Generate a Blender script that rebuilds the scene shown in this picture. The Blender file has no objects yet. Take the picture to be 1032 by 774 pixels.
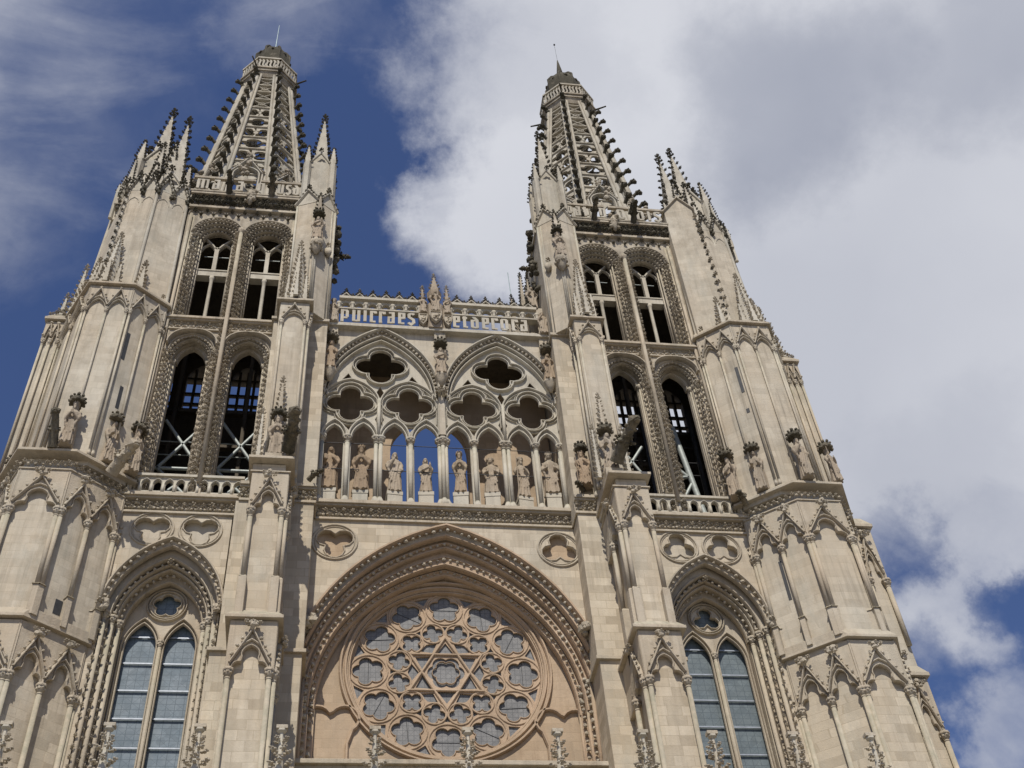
import bpy, bmesh, math, random
import numpy as np
from math import sin, cos, pi, sqrt, atan2, radians, degrees
from mathutils import Vector, noise
from mathutils.geometry import tessellate_polygon

random.seed(7)
C = bpy.context.scene.collection
scene = bpy.context.scene

# ------------------------------------------------------------------ materials
def new_mat(name):
    m = bpy.data.materials.new(name); m.use_nodes = True
    nt = m.node_tree; nt.nodes.clear()
    out = nt.nodes.new('ShaderNodeOutputMaterial')
    b = nt.nodes.new('ShaderNodeBsdfPrincipled')
    nt.links.new(b.outputs[0], out.inputs[0])
    return m, nt, b

def N(nt, t, **kw):
    n = nt.nodes.new(t)
    for k, v in kw.items():
        if k.startswith('i_'):
            key = k[2:]
            n.inputs[int(key) if key.isdigit() else key.replace('_', ' ')].default_value = v
        else: setattr(n, k, v)
    return n

def mixc(nt, fac, a, b, mode='MIX'):
    m = nt.nodes.new('ShaderNodeMix'); m.data_type = 'RGBA'; m.blend_type = mode
    for s, v in ((0, fac), (6, a), (7, b)):
        if hasattr(v, 'type') and hasattr(v, 'links'): nt.links.new(v, m.inputs[s])
        else: m.inputs[s].default_value = v if s == 0 else (*v, 1)
    return m.outputs[2]

def ramp(nt, sock, lo, hi, a=0.0, b=1.0):
    m = nt.nodes.new('ShaderNodeMapRange'); m.clamp = True
    nt.links.new(sock, m.inputs[0])
    m.inputs[1].default_value = lo; m.inputs[2].default_value = hi
    m.inputs[3].default_value = a; m.inputs[4].default_value = b
    return m.outputs[0]

def vscale(nt, sock, sc):
    m = nt.nodes.new('ShaderNodeVectorMath'); m.operation = 'MULTIPLY'
    nt.links.new(sock, m.inputs[0]); m.inputs[1].default_value = sc
    return m.outputs[0]

def stone(name, base, dark, warm, blocks=0.0, dirt=0.35, lichen=0.4, grain=0.25, streak=0.5, crust=0.0, bevel=False):
    tint = lambda c: (c[0] * 1.0, c[1] * .955, c[2] * .89)
    base, dark, warm = tint(base), tint(dark), tint(warm)
    m, nt, b = new_mat(name)
    geo = N(nt, 'ShaderNodeNewGeometry')
    pos = geo.outputs['Position']; nrm = geo.outputs['Normal']
    # big patches of warmer / cooler stone
    n1 = N(nt, 'ShaderNodeTexNoise', i_Scale=0.23, i_Detail=5.0, i_Roughness=0.6); nt.links.new(pos, n1.inputs['Vector'])
    col = mixc(nt, ramp(nt, n1.outputs[0], 0.35, 0.68), base, warm)
    # fine mottling
    n2 = N(nt, 'ShaderNodeTexNoise', i_Scale=2.6, i_Detail=8.0, i_Roughness=0.7); nt.links.new(pos, n2.inputs['Vector'])
    col = mixc(nt, ramp(nt, n2.outputs[0], 0.3, 0.72, 0.0, 0.32), col, tuple(c * 0.62 for c in base))
    # rain streaks
    n3 = N(nt, 'ShaderNodeTexNoise', i_Scale=1.0, i_Detail=5.0, i_Roughness=0.65)
    nt.links.new(vscale(nt, pos, (2.4, 2.4, 0.13)), n3.inputs['Vector'])
    col = mixc(nt, ramp(nt, n3.outputs[0], 0.5, 0.78, 0.0, streak), col, dark)
    # narrow black run-off streaks, only here and there
    n8 = N(nt, 'ShaderNodeTexNoise', i_Scale=1.0, i_Detail=6.0, i_Roughness=0.6); nt.links.new(vscale(nt, pos, (5.5, 5.5, 0.16)), n8.inputs['Vector'])
    n8b = N(nt, 'ShaderNodeTexNoise', i_Scale=0.33, i_Detail=3.0); nt.links.new(pos, n8b.inputs['Vector'])
    ml = N(nt, 'ShaderNodeMath', operation='MULTIPLY'); nt.links.new(ramp(nt, n8.outputs[0], 0.50, 0.70), ml.inputs[0]); nt.links.new(ramp(nt, n8b.outputs[0], 0.45, 0.62, 0.0, streak * 1.1), ml.inputs[1])
    col = mixc(nt, ml.outputs[0], col, tuple(c * 0.62 for c in dark))
    # pale scoured patches
    n10 = N(nt, 'ShaderNodeTexNoise', i_Scale=0.42, i_Detail=7.0, i_Roughness=0.7); nt.links.new(vscale(nt, pos, (1, 1, 0.7)), n10.inputs['Vector'])
    col = mixc(nt, ramp(nt, n10.outputs[0], 0.52, 0.68, 0.0, 0.55), col, tuple(min(.62, c * k) for c, k in zip(base, (1.20, 1.23, 1.27))))
    bump_h = None
    if blocks:
        sx = N(nt, 'ShaderNodeSeparateXYZ'); nt.links.new(pos, sx.inputs[0])
        ad = N(nt, 'ShaderNodeMath', operation='MULTIPLY_ADD'); nt.links.new(sx.outputs[1], ad.inputs[0])
        ad.inputs[1].default_value = 0.83; nt.links.new(sx.outputs[0], ad.inputs[2])
        cb = N(nt, 'ShaderNodeCombineXYZ'); nt.links.new(ad.outputs[0], cb.inputs[0]); nt.links.new(sx.outputs[2], cb.inputs[1])
        # slight wobble so the courses are not ruled
        nw = N(nt, 'ShaderNodeTexNoise', i_Scale=0.9, i_Detail=2.0); nt.links.new(pos, nw.inputs['Vector'])
        vm = N(nt, 'ShaderNodeVectorMath', operation='MULTIPLY_ADD'); nt.links.new(nw.outputs[1], vm.inputs[0])
        vm.inputs[1].default_value = (0.10, 0.05, 0); nt.links.new(cb.outputs[0], vm.inputs[2])
        br = N(nt, 'ShaderNodeTexBrick', i_Scale=1.0); br.offset = 0.5; br.squash = 0.7; br.squash_frequency = 3
        br.inputs['Brick Width'].default_value = 0.68; br.inputs['Row Height'].default_value = 0.36
        br.inputs['Mortar Size'].default_value = 0.011; br.inputs['Mortar Smooth'].default_value = 0.35
        br.inputs['Color1'].default_value = (0.74, 0.71, 0.66, 1); br.inputs['Color2'].default_value = (1.18, 1.17, 1.14, 1)
        br.inputs['Mortar'].default_value = (0.76, 0.72, 0.65, 1)
        nt.links.new(vm.outputs[0], br.inputs['Vector'])
        # joints fade in and out
        nf = N(nt, 'ShaderNodeTexNoise', i_Scale=0.35, i_Detail=3.0); nt.links.new(pos, nf.inputs['Vector'])
        col = mixc(nt, ramp(nt, nf.outputs[0], 0.3, 0.62, 0.35 * blocks, blocks), col, mixc(nt, 1.0, col, br.outputs[0], 'MULTIPLY'))
        bump_h = br.outputs['Fac']
    # lichen and soot on faces turned up, and on the crusted carvings
    sn = N(nt, 'ShaderNodeSeparateXYZ'); nt.links.new(nrm, sn.inputs[0])
    n4 = N(nt, 'ShaderNodeTexNoise', i_Scale=3.5, i_Detail=6.0, i_Roughness=0.7); nt.links.new(pos, n4.inputs['Vector'])
    up = N(nt, 'ShaderNodeMath', operation='MULTIPLY'); nt.links.new(ramp(nt, sn.outputs[2], 0.25, 0.8), up.inputs[0])
    nt.links.new(ramp(nt, n4.outputs[0], 0.3, 0.65, 0.0, lichen * 2), up.inputs[1])
    col = mixc(nt, up.outputs[0], col, (0.16, 0.17, 0.115))
    n5 = N(nt, 'ShaderNodeTexNoise', i_Scale=1.1, i_Detail=7.0, i_Roughness=0.75)
    nt.links.new(vscale(nt, pos, (1, 1, 0.6)), n5.inputs['Vector'])
    # the higher and more exposed the stone, the more crust it carries
    sz_ = N(nt, 'ShaderNodeSeparateXYZ'); nt.links.new(pos, sz_.inputs[0])
    ah = N(nt, 'ShaderNodeMath', operation='ADD'); nt.links.new(n5.outputs[0], ah.inputs[0]); nt.links.new(ramp(nt, sz_.outputs[2], 36.0, 64.0, -0.02, 0.14), ah.inputs[1])
    col = mixc(nt, ramp(nt, ah.outputs[0], 0.54 - 0.3 * crust, 0.72 - 0.2 * crust, 0.0, min(1, dirt * 1.25)), col, dark)
    n7 = N(nt, 'ShaderNodeTexNoise', i_Scale=0.55, i_Detail=6.0, i_Roughness=0.68); nt.links.new(vscale(nt, pos, (1.3, 1.3, 0.5)), n7.inputs['Vector'])
    col = mixc(nt, ramp(nt, n7.outputs[0], 0.50, 0.66, 0.0, 0.42), col, tuple(c * k for c, k in zip(base, (0.66, 0.70, 0.72))))
    nt.links.new(col, b.inputs['Base Color'])
    b.inputs['Roughness'].default_value = 0.93
    b.inputs['Specular IOR Level'].default_value = 0.15
    n6 = N(nt, 'ShaderNodeTexNoise', i_Scale=14.0, i_Detail=6.0, i_Roughness=0.7); nt.links.new(pos, n6.inputs['Vector'])
    bv = N(nt, 'ShaderNodeBevel'); bv.samples = 3; bv.inputs['Radius'].default_value = 0.035
    bp = N(nt, 'ShaderNodeBump', i_Strength=grain, i_Distance=0.05); nt.links.new(n6.outputs[0], bp.inputs['Height'])
    if bevel: nt.links.new(bv.outputs[0], bp.inputs['Normal'])
    if bump_h is not None:
        b2 = N(nt, 'ShaderNodeBump', i_Strength=0.3, i_Distance=0.02, invert=True); nt.links.new(bump_h, b2.inputs['Height'])
        nt.links.new(bp.outputs[0], b2.inputs['Normal']); nt.links.new(b2.outputs[0], b.inputs['Normal'])
    else: nt.links.new(bp.outputs[0], b.inputs['Normal'])
    return m

M = {}
M['ashlar'] = stone('limestone_ashlar', (0.515, 0.475, 0.40), (0.27, 0.235, 0.19), (0.50, 0.435, 0.34), blocks=0.85, bevel=True, dirt=0.4, streak=0.40)
M['smooth'] = stone('limestone_smooth', (0.49, 0.46, 0.395), (0.24, 0.215, 0.175), (0.485, 0.425, 0.335), blocks=0.42, bevel=True, dirt=0.38, streak=0.55)
M['trim'] = stone('limestone_trim', (0.47, 0.43, 0.355), (0.19, 0.165, 0.13), (0.455, 0.385, 0.295), bevel=True, dirt=0.5, streak=0.45, grain=0.4)
M['warm'] = stone('warm_sandstone', (0.47, 0.38, 0.285), (0.23, 0.165, 0.115), (0.42, 0.32, 0.22), blocks=0.45, dirt=0.4, streak=0.35)
M['warmtrim'] = stone('warm_sandstone_trim', (0.49, 0.38, 0.28), (0.20, 0.15, 0.105), (0.40, 0.305, 0.215), dirt=0.45, streak=0.3, grain=0.4)
M['carved'] = stone('weathered_carving', (0.50, 0.46, 0.385), (0.17, 0.15, 0.12), (0.39, 0.335, 0.255), dirt=0.65, lichen=0.3, streak=0.45, grain=0.6, crust=0.05)
M['crust'] = stone('soot_crusted_carving', (0.25, 0.225, 0.18), (0.06, 0.056, 0.042), (0.21, 0.18, 0.135), dirt=0.9, lichen=0.7, streak=0.7, grain=0.7, crust=0.6)
M['pale'] = stone('pale_grey_limestone', (0.51, 0.49, 0.43), (0.22, 0.20, 0.165), (0.465, 0.425, 0.345), dirt=0.4, streak=0.5, grain=0.35)
M['statue'] = stone('ochre_statue_stone', (0.34, 0.26, 0.185), (0.13, 0.10, 0.07), (0.34, 0.29, 0.22), dirt=0.45, streak=0.5, grain=0.5)
M['statue2'] = stone('grey_statue_stone', (0.37, 0.325, 0.265), (0.14, 0.115, 0.09), (0.36, 0.295, 0.22), dirt=0.45, streak=0.5, grain=0.5)
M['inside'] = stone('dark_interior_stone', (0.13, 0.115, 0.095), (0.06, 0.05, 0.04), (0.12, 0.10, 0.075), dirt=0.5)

def simple(name, col, rough=0.6, metal=0.0, nscale=6.0, var=0.3):
    m, nt, b = new_mat(name)
    geo = N(nt, 'ShaderNodeNewGeometry')
    n = N(nt, 'ShaderNodeTexNoise', i_Scale=nscale, i_Detail=5.0); nt.links.new(geo.outputs['Position'], n.inputs['Vector'])
    c = mixc(nt, ramp(nt, n.outputs[0], 0.3, 0.7), col, tuple(x * (1 - var) for x in col))
    nt.links.new(c, b.inputs['Base Color']); b.inputs['Roughness'].default_value = rough; b.inputs['Metallic'].default_value = metal
    return m
M['steel'] = simple('galvanised_steel', (0.40, 0.43, 0.40), 0.6, 0.2)
M['rod'] = simple('pale_metal_rod', (0.33, 0.42, 0.43), 0.6, 0.2)
M['darkmetal'] = simple('dark_iron', (0.05, 0.05, 0.05), 0.6, 0.4)
M['wood'] = simple('dark_wood', (0.075, 0.045, 0.028), 0.7)
M['glazebar'] = simple('grey_glazing_bar', (0.36, 0.39, 0.42), 0.5, 0.3)

def glass(name, c1, c2, cell=(0.30, 0.24)):
    m, nt, b = new_mat(name)
    geo = N(nt, 'ShaderNodeNewGeometry'); pos = geo.outputs['Position']
    sx = N(nt, 'ShaderNodeSeparateXYZ'); nt.links.new(pos, sx.inputs[0])
    cb = N(nt, 'ShaderNodeCombineXYZ'); nt.links.new(sx.outputs[0], cb.inputs[0]); nt.links.new(sx.outputs[2], cb.inputs[1])
    n = N(nt, 'ShaderNodeTexNoise', i_Scale=1.3, i_Detail=6.0, i_Roughness=0.7); nt.links.new(pos, n.inputs['Vector'])
    col = mixc(nt, ramp(nt, n.outputs[0], 0.32, 0.68), c1, c2)
    def leads(rot, sc, w):
        mp = N(nt, 'ShaderNodeMapping'); mp.inputs['Rotation'].default_value = (0, 0, rot)
        nt.links.new(cb.outputs[0], mp.inputs['Vector'])
        br = N(nt, 'ShaderNodeTexBrick', i_Scale=1.0); br.offset = 0.0
        br.inputs['Brick Width'].default_value = sc[0]; br.inputs['Row Height'].default_value = sc[1]
        br.inputs['Mortar Size'].default_value = w; br.inputs['Mortar Smooth'].default_value = 0.3
        nt.links.new(mp.outputs[0], br.inputs['Vector'])
        return br.outputs['Fac']
    col = mixc(nt, leads(0.0, cell, 0.010), col, tuple(x * 0.62 for x in c1))
    n9 = N(nt, 'ShaderNodeTexVoronoi', i_Scale=3.6); nt.links.new(cb.outputs[0], n9.inputs['Vector'])
    col = mixc(nt, ramp(nt, n9.outputs['Color'], 0.2, 0.9, 0.0, 0.45), col, tuple(x * 0.62 for x in c1))
    dm = N(nt, 'ShaderNodeMath', operation='MULTIPLY', i_1=0.6); nt.links.new(leads(0.72, (cell[0] * 1.1, cell[0] * 1.1), 0.008), dm.inputs[0])
    col = mixc(nt, dm.outputs[0], col, tuple(x * 0.6 for x in c1))
    nt.links.new(col, b.inputs['Base Color'])
    b.inputs['Roughness'].default_value = 0.55
    b.inputs['Specular IOR Level'].default_value = 0.22
    bp = N(nt, 'ShaderNodeBump', i_Strength=0.25, i_Distance=0.03); nt.links.new(n.outputs[0], bp.inputs['Height'])
    nt.links.new(bp.outputs[0], b.inputs['Normal'])
    return m
M['glass_left'] = glass('leaded_glass_blue', (0.115, 0.155, 0.185), (0.21, 0.245, 0.27))
M['glass_right'] = glass('leaded_glass_grey_green', (0.125, 0.155, 0.17), (0.175, 0.205, 0.21))
M['glass_rose'] = glass('leaded_glass_slate', (0.165, 0.165, 0.163), (0.25, 0.243, 0.23), cell=(0.2, 0.2))

# ------------------------------------------------------------------ frames and mesh builder
class Frame:
    """u runs along a wall seen from outside, d runs into the wall, z up"""
    def __init__(s, P, Q):
        s.ox, s.oy = P
        L = math.hypot(Q[0] - P[0], Q[1] - P[1]); s.L = L
        s.ux, s.uy = (Q[0] - P[0]) / L, (Q[1] - P[1]) / L
        s.nx, s.ny = -s.uy, s.ux
F0 = Frame((0, 0), (1, 0))

def ico(sub):
    bm = bmesh.new(); bmesh.ops.create_icosphere(bm, subdivisions=sub, radius=1)
    v = np.array([x.co[:] for x in bm.verts]); f = [[q.index for q in p.verts] for p in bm.faces]; bm.free()
    return v, f
ICO1, ICO2 = ico(1), ico(2)

def leaf_template(seed, hook):
    """a curled leaf of five lobes on a short stem, growing towards -y and up"""
    rs = random.Random(seed * 7 + 1); V = []; Fc = []
    v, f = ICO1
    lobes = [(0, -.15, -.10, .30), (0, -.62, .10, .34), (0, -.98, .42, .27)]
    for sgn in (-1, 1): lobes += [(sgn * .42, -.42, .04, .26), (sgn * .36, -.78, .34, .22)]
    for x, y, z, r in lobes:
        n = len(V); jx, jy, jz = (rs.uniform(-.07, .07) for _ in range(3)); q = r * rs.uniform(.85, 1.15)
        V += [(x + jx + a * q * .95, y + jy + b * q * 1.05, z + jz + c * q * .8 * hook) for a, b, c in v]
        Fc += [[n + k for k in t] for t in f]
    return np.array(V) * .62, Fc
LEAF = [leaf_template(i, 0.9) for i in range(4)]
def knob_template(seed):
    v, f = ICO1
    o = np.array([np.array(p) * (1 + 0.5 * noise.noise(Vector((p[0] * 2 + seed, p[1] * 2, p[2] * 2)))) for p in v])
    return o, f
KNOB = [knob_template(i * 3.3) for i in range(5)]

class MB:
    def __init__(s, frame=F0, mir=1):
        s.v = []; s.f = []; s.fr = frame; s.mir = mir; s.sm = []
    def P(s, u, d, z):
        f = s.fr
        return (s.mir * (f.ox + u * f.ux + d * f.nx), f.oy + u * f.uy + d * f.ny, z)
    def add(s, pts, faces, smooth=False):
        n = len(s.v); s.v.extend(s.P(*p) for p in pts)
        for q in faces: s.f.append([n + i for i in q]); s.sm.append(smooth)
        return s
    def box(s, u0, u1, d0, d1, z0, z1):
        return s.add([(u0, d0, z0), (u1, d0, z0), (u1, d1, z0), (u0, d1, z0), (u0, d0, z1), (u1, d0, z1), (u1, d1, z1), (u0, d1, z1)],
              [(0, 3, 2, 1), (4, 5, 6, 7), (0, 1, 5, 4), (1, 2, 6, 5), (2, 3, 7, 6), (3, 0, 4, 7)])
    def prism(s, poly, z0, z1, top=None):
        n = len(poly); top = top or poly
        pts = [(a, b, z0) for a, b in poly] + [(a, b, z1) for a, b in top]
        fs = [(i, (i + 1) % n, n + (i + 1) % n, n + i) for i in range(n)]
        fs += [list(range(n))[::-1], list(range(n, 2 * n))]
        return s.add(pts, fs)
    def plate(s, outer, holes, d0, d1, back=True):
        loops = [outer] + list(holes)
        flat = [p for l in loops for p in l]
        tris = tessellate_polygon([[Vector((a, b, 0)) for a, b in l] for l in loops])
        n = len(flat)
        pts = [(a, d0, b) for a, b in flat] + [(a, d1, b) for a, b in flat]
        fs = [tuple(t) for t in tris]
        if back: fs += [tuple(n + i for i in t[::-1]) for t in tris]
        k = 0
        for l in loops:
            m = len(l)
            for i in range(m):
                a, b = k + i, k + (i + 1) % m
                fs.append((a, b, n + b, n + a))
            k += m
        return s.add(pts, fs)
    def strip(s, path, w, d0, d1, closed=False, chamfer=True, smooth=False):
        """a moulding of width w along a path in the wall plane, from depth d0 (outer) to d1"""
        n = len(path); pts = []
        prof = [(-0.5, d1), (-0.5, d0 + (d1 - d0) * 0.35), (-0.22, d0), (0.22, d0), (0.5, d0 + (d1 - d0) * 0.35), (0.5, d1)] if chamfer else \
               [(-0.5, d1), (-0.5, d0), (0.5, d0), (0.5, d1)]
        k = len(prof)
        for i in range(n):
            if closed: a, b, c = path[i - 1], path[i], path[(i + 1) % n]
            else: a, b, c = path[max(i - 1, 0)], path[i], path[min(i + 1, n - 1)]
            def nr(p, q):
                dx, dz = q[0] - p[0], q[1] - p[1]; L = math.hypot(dx, dz) or 1
                return (-dz / L, dx / L)
            if a == b: m = nr(b, c)
            elif b == c: m = nr(a, b)
            else:
                n1, n2 = nr(a, b), nr(b, c); mx, mz = n1[0] + n2[0], n1[1] + n2[1]
                L2 = mx * mx + mz * mz
                if L2 < 0.15: m = n1
                else: m = (2 * mx / L2, 2 * mz / L2)
            for t, d in prof: pts.append((b[0] + m[0] * t * w, d, b[1] + m[1] * t * w))
        fs = []
        for i in range(n if closed else n - 1):
            j = (i + 1) % n
            for q in range(k - 1): fs.append((i * k + q, i * k + q + 1, j * k + q + 1, j * k + q))
        if not closed: fs += [tuple(range(k)), tuple(range((n - 1) * k, n * k))[::-1]]
        return s.add(pts, fs, smooth)
    def tube(s, path, r, n=8, r2=None, caps=True):
        """round tube along 3D local path"""
        ps = [Vector(p) for p in path]; pts = []; m = len(ps)
        up = None
        for i, p in enumerate(ps):
            t = (ps[min(i + 1, m - 1)] - ps[max(i - 1, 0)]).normalized()
            if up is None: up = Vector((0, 1, 0)) if abs(t.y) < 0.8 else Vector((1, 0, 0))
            a = t.cross(up).normalized(); b = a.cross(t).normalized(); up = b
            rr = r if r2 is None else r + (r2 - r) * i / max(1, m - 1)
            for k in range(n):
                th = 2 * pi * k / n; q = p + a * cos(th) * rr + b * sin(th) * rr
                pts.append(tuple(q))
        fs = [(i * n + k, i * n + (k + 1) % n, (i + 1) * n + (k + 1) % n, (i + 1) * n + k) for i in range(m - 1) for k in range(n)]
        s.add(pts, fs, True)
        if caps: s.add([pts[k] for k in range(n)] + [pts[(m - 1) * n + k] for k in range(n)], [tuple(range(n)), tuple(range(n, 2 * n))])
        return s
    def lathe(s, prof, u, d, n=12, smooth=True, sq=1.0, rot=0.0):
        pts = []; m = len(prof)
        for r, z in prof:
            for k in range(n):
                th = 2 * pi * k / n + rot; pts.append((u + r * cos(th), d + r * sin(th) * sq, z))
        fs = [(i * n + k, i * n + (k + 1) % n, (i + 1) * n + (k + 1) % n, (i + 1) * n + k) for i in range(m - 1) for k in range(n)]
        fs += [tuple(range(n))[::-1], tuple((m - 1) * n + k for k in range(n))]
        return s.add(pts, fs, smooth)
    def blob(s, tpl, u, d, z, sc, ang=0.0, tilt=0.0, spin=0.0):
        v, f = tpl
        sc = np.array(sc if hasattr(sc, '__len__') else (sc, sc, sc))
        o = v * sc
        if tilt:   # rotate in the wall plane (about d)
            c, q = cos(tilt), sin(tilt); o = np.stack([o[:, 0] * c + o[:, 2] * q, o[:, 1], -o[:, 0] * q + o[:, 2] * c], 1)
        if ang:    # turn about z
            c, q = cos(ang), sin(ang); o = np.stack([o[:, 0] * c - o[:, 1] * q, o[:, 0] * q + o[:, 1] * c, o[:, 2]], 1)
        return s.add([(u + a, d + b, z + e) for a, b, e in o.tolist()], f, False)
    def leaf(s, u, d, z, size, ang=0.0, tilt=0.0):
        return s.blob(random.choice(LEAF), u, d, z, size * random.uniform(0.88, 1.14), ang + random.uniform(-.15, .15), tilt)
    def knob(s, u, d, z, size):
        q = size * random.uniform(0.8, 1.2)
        return s.blob(random.choice(KNOB), u, d, z, (q, q * random.uniform(.8, 1.1), q * random.uniform(.8, 1.25)), random.uniform(0, 6))
    def build(s, name, mat, parent=None, keep=None):
        me = bpy.data.meshes.new(name)
        off = parent_origin(parent)
        v = [(a - off[0], b - off[1], c - off[2]) for a, b, c in s.v]
        me.from_pydata(v, [], s.f); me.polygons.foreach_set('use_smooth', s.sm); me.update()
        me.materials.append(M[mat] if isinstance(mat, str) else mat)
        o = bpy.data.objects.new(name, me); C.objects.link(o)
        if parent is not None: o.parent = parent
        if name.endswith('_carving') and len(s.f) > 60: o['kind'] = 'stuff'
        return o

ORIG = {}
def parent_origin(p):
    while p is not None and p.parent is not None: p = p.parent
    return ORIG.get(p.name, (0, 0, 0)) if p is not None else (0, 0, 0)

def thing(name, label, cat, loc=(0, 0, 0), group=None):
    o = bpy.data.objects.new(name, None); C.objects.link(o); o.location = loc
    ORIG[o.name] = tuple(loc); o['label'] = label; o['category'] = cat
    if group: o['group'] = group
    return o

# ------------------------------------------------------------------ curve helpers
def arch(cx, zs, w, h, n=12, foot=None):
    """pointed (or rounded) arch from left springing to right springing; foot adds straight jambs"""
    R = (w * w + h * h) / (2 * w); c = R - w
    a1 = atan2(h, c) if abs(c) > 1e-6 else pi / 2
    if c < 0: a1 = pi - atan2(h, -c)
    pts = []
    for i in range(n + 1):
        a = a1 * i / n; pts.append((cx + c - R * cos(a), zs + R * sin(a)))
    r = [(2 * cx - x, z) for x, z in pts[:-1]][::-1]
    pts += r
    if foot is not None: pts = [(cx - w, foot)] + pts + [(cx + w, foot)]
    return pts

def trefoil_head(cx, zs, w, foot, H=None):
    """cusped trefoil arch head over straight jambs, H tall"""
    k = (H or 1.6 * w) / (1.6 * w)
    p = []
    r1 = 0.40 * w
    for i in range(1, 6):   # side lobe
        a = radians(200 - 170 * i / 5 * 0.72); p.append((cx - w + 0.40 * w + r1 * cos(a), zs + k * (0.14 * w + r1 * sin(a) * 1.05)))
    top = 1.02 * w; r2 = 0.50 * w
    for i in range(0, 6):
        a = radians(205 - 115 * i / 5); p.append((cx + r2 * cos(a), zs + k * (top + r2 * sin(a) * (1 + 0.15 * (i / 5) ** 3))))
    p = [(cx - w, foot), (cx - w, zs)] + p
    q = [(2 * cx - x, z) for x, z in p[:-1]][::-1]
    return p + q

def foil(cx, cz, n, dist, r, rot=0.0, seg=7):
    """n-lobed foil outline"""
    a = pi / n; t = dist * cos(a) + sqrt(max(1e-6, r * r - (dist * sin(a)) ** 2))
    pts = []
    for k in range(n):
        th = rot + 2 * pi * k / n
        lx, lz = dist * cos(th), dist * sin(th)
        p0 = (t * cos(th - a), t * sin(th - a)); a0 = atan2(p0[1] - lz, p0[0] - lx) - th
        a0 = (a0 + pi) % (2 * pi) - pi
        if a0 > 0: a0 -= 2 * pi
        for i in range(seg):
            b = th + a0 + (-2 * a0) * i / seg
            pts.append((cx + lx + r * cos(b), cz + lz + r * sin(b)))
    return pts

def circle(cx, cz, r, n=32): return [(cx + r * cos(2 * pi * i / n), cz + r * sin(2 * pi * i / n)) for i in range(n)]
def rect(x0, x1, z0, z1): return [(x0, z0), (x1, z0), (x1, z1), (x0, z1)]

def along(path, step, closed=False, start=0.0):
    out = []; acc = start; pp = path + [path[0]] if closed else path
    for (x0, z0), (x1, z1) in zip(pp, pp[1:]):
        L = math.hypot(x1 - x0, z1 - z0)
        while acc < L:
            t = acc / L; out.append((x0 + (x1 - x0) * t, z0 + (z1 - z0) * t, atan2(z1 - z0, x1 - x0))); acc += step
        acc -= L
    return out

def offset_poly(poly, d):
    """convex-ish plan polygon, counter-clockwise seen from above with outside on the right hand"""
    n = len(poly); out = []
    for i in range(n):
        a, b, c = poly[i - 1], poly[i], poly[(i + 1) % n]
        def nr(p, q):
            dx, dy = q[0] - p[0], q[1] - p[1]; L = math.hypot(dx, dy); return (dy / L, -dx / L)
        n1, n2 = nr(a, b), nr(b, c); mx, my = n1[0] + n2[0], n1[1] + n2[1]; L2 = mx * mx + my * my
        out.append((b[0] + 2 * mx / L2 * d, b[1] + 2 * my / L2 * d))
    return out

def capital(mb, mbc, u, d, z, r):
    mb.lathe([(r * 1.0, z - .34), (r * 1.15, z - .31), (r * 1.0, z - .28)], u, d, 10)
    mbc.lathe([(r * 1.0, z - .28), (r * 1.35, z - .14), (r * 1.75, z - .05)], u, d, 10)
    for k in range(7):
        a = 2 * pi * k / 7 + .2; mbc.knob(u + cos(a) * r * 1.35, d + sin(a) * r * 1.35, z - .13 + .03 * (k % 2), r * .5)
    mb.lathe([(r * 1.9, z - .05), (r * 2.0, z), (r * 1.9, z + .05)], u, d, 8, smooth=False, rot=pi / 8)

def shaft(mb, u, d, z0, z1, r, n=10): mb.lathe([(r, z0), (r, z1)], u, d, n)

def finial(mbc, u, d, z, s):
    """leafy cross finial, about 1.5 s tall"""
    mbc.lathe([(s * .10, z - .1 * s), (s * .09, z + s * 1.3), (s * .02, z + s * 1.5)], u, d, 6)
    for zz, q in ((.45, .34), (1.05, .24)):
        for k in range(4):
            a = pi / 2 * k + .1
            mbc.leaf(u - sin(a) * -q * s * .3, d - cos(a) * q * s * .3, z + zz * s, q * s * 1.25, ang=a)
    mbc.knob(u, d, z + 1.42 * s, .13 * s)

def crocket_spire(mb, mbc, u, d, z0, z1, r0, n=4, step=.45, size=.22, rot=pi / 4, tip=True, r1=.05):
    mb.lathe([(r0, z0), (r1, z1)], u, d, n, smooth=False, rot=rot)
    k = max(2, int((z1 - z0) / step))
    for i in range(k):
        t = (i + .4) / k; r = r0 + (r1 - r0) * t; z = z0 + (z1 - z0) * t
        for j in range(n):
            a = rot + 2 * pi * j / n
            mbc.leaf(u + cos(a) * r, d + sin(a) * r, z, size * (1.05 - .35 * t), ang=a + pi / 2)
    if tip: finial(mbc, u, d, z1 - .05, size * 1.9)

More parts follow.
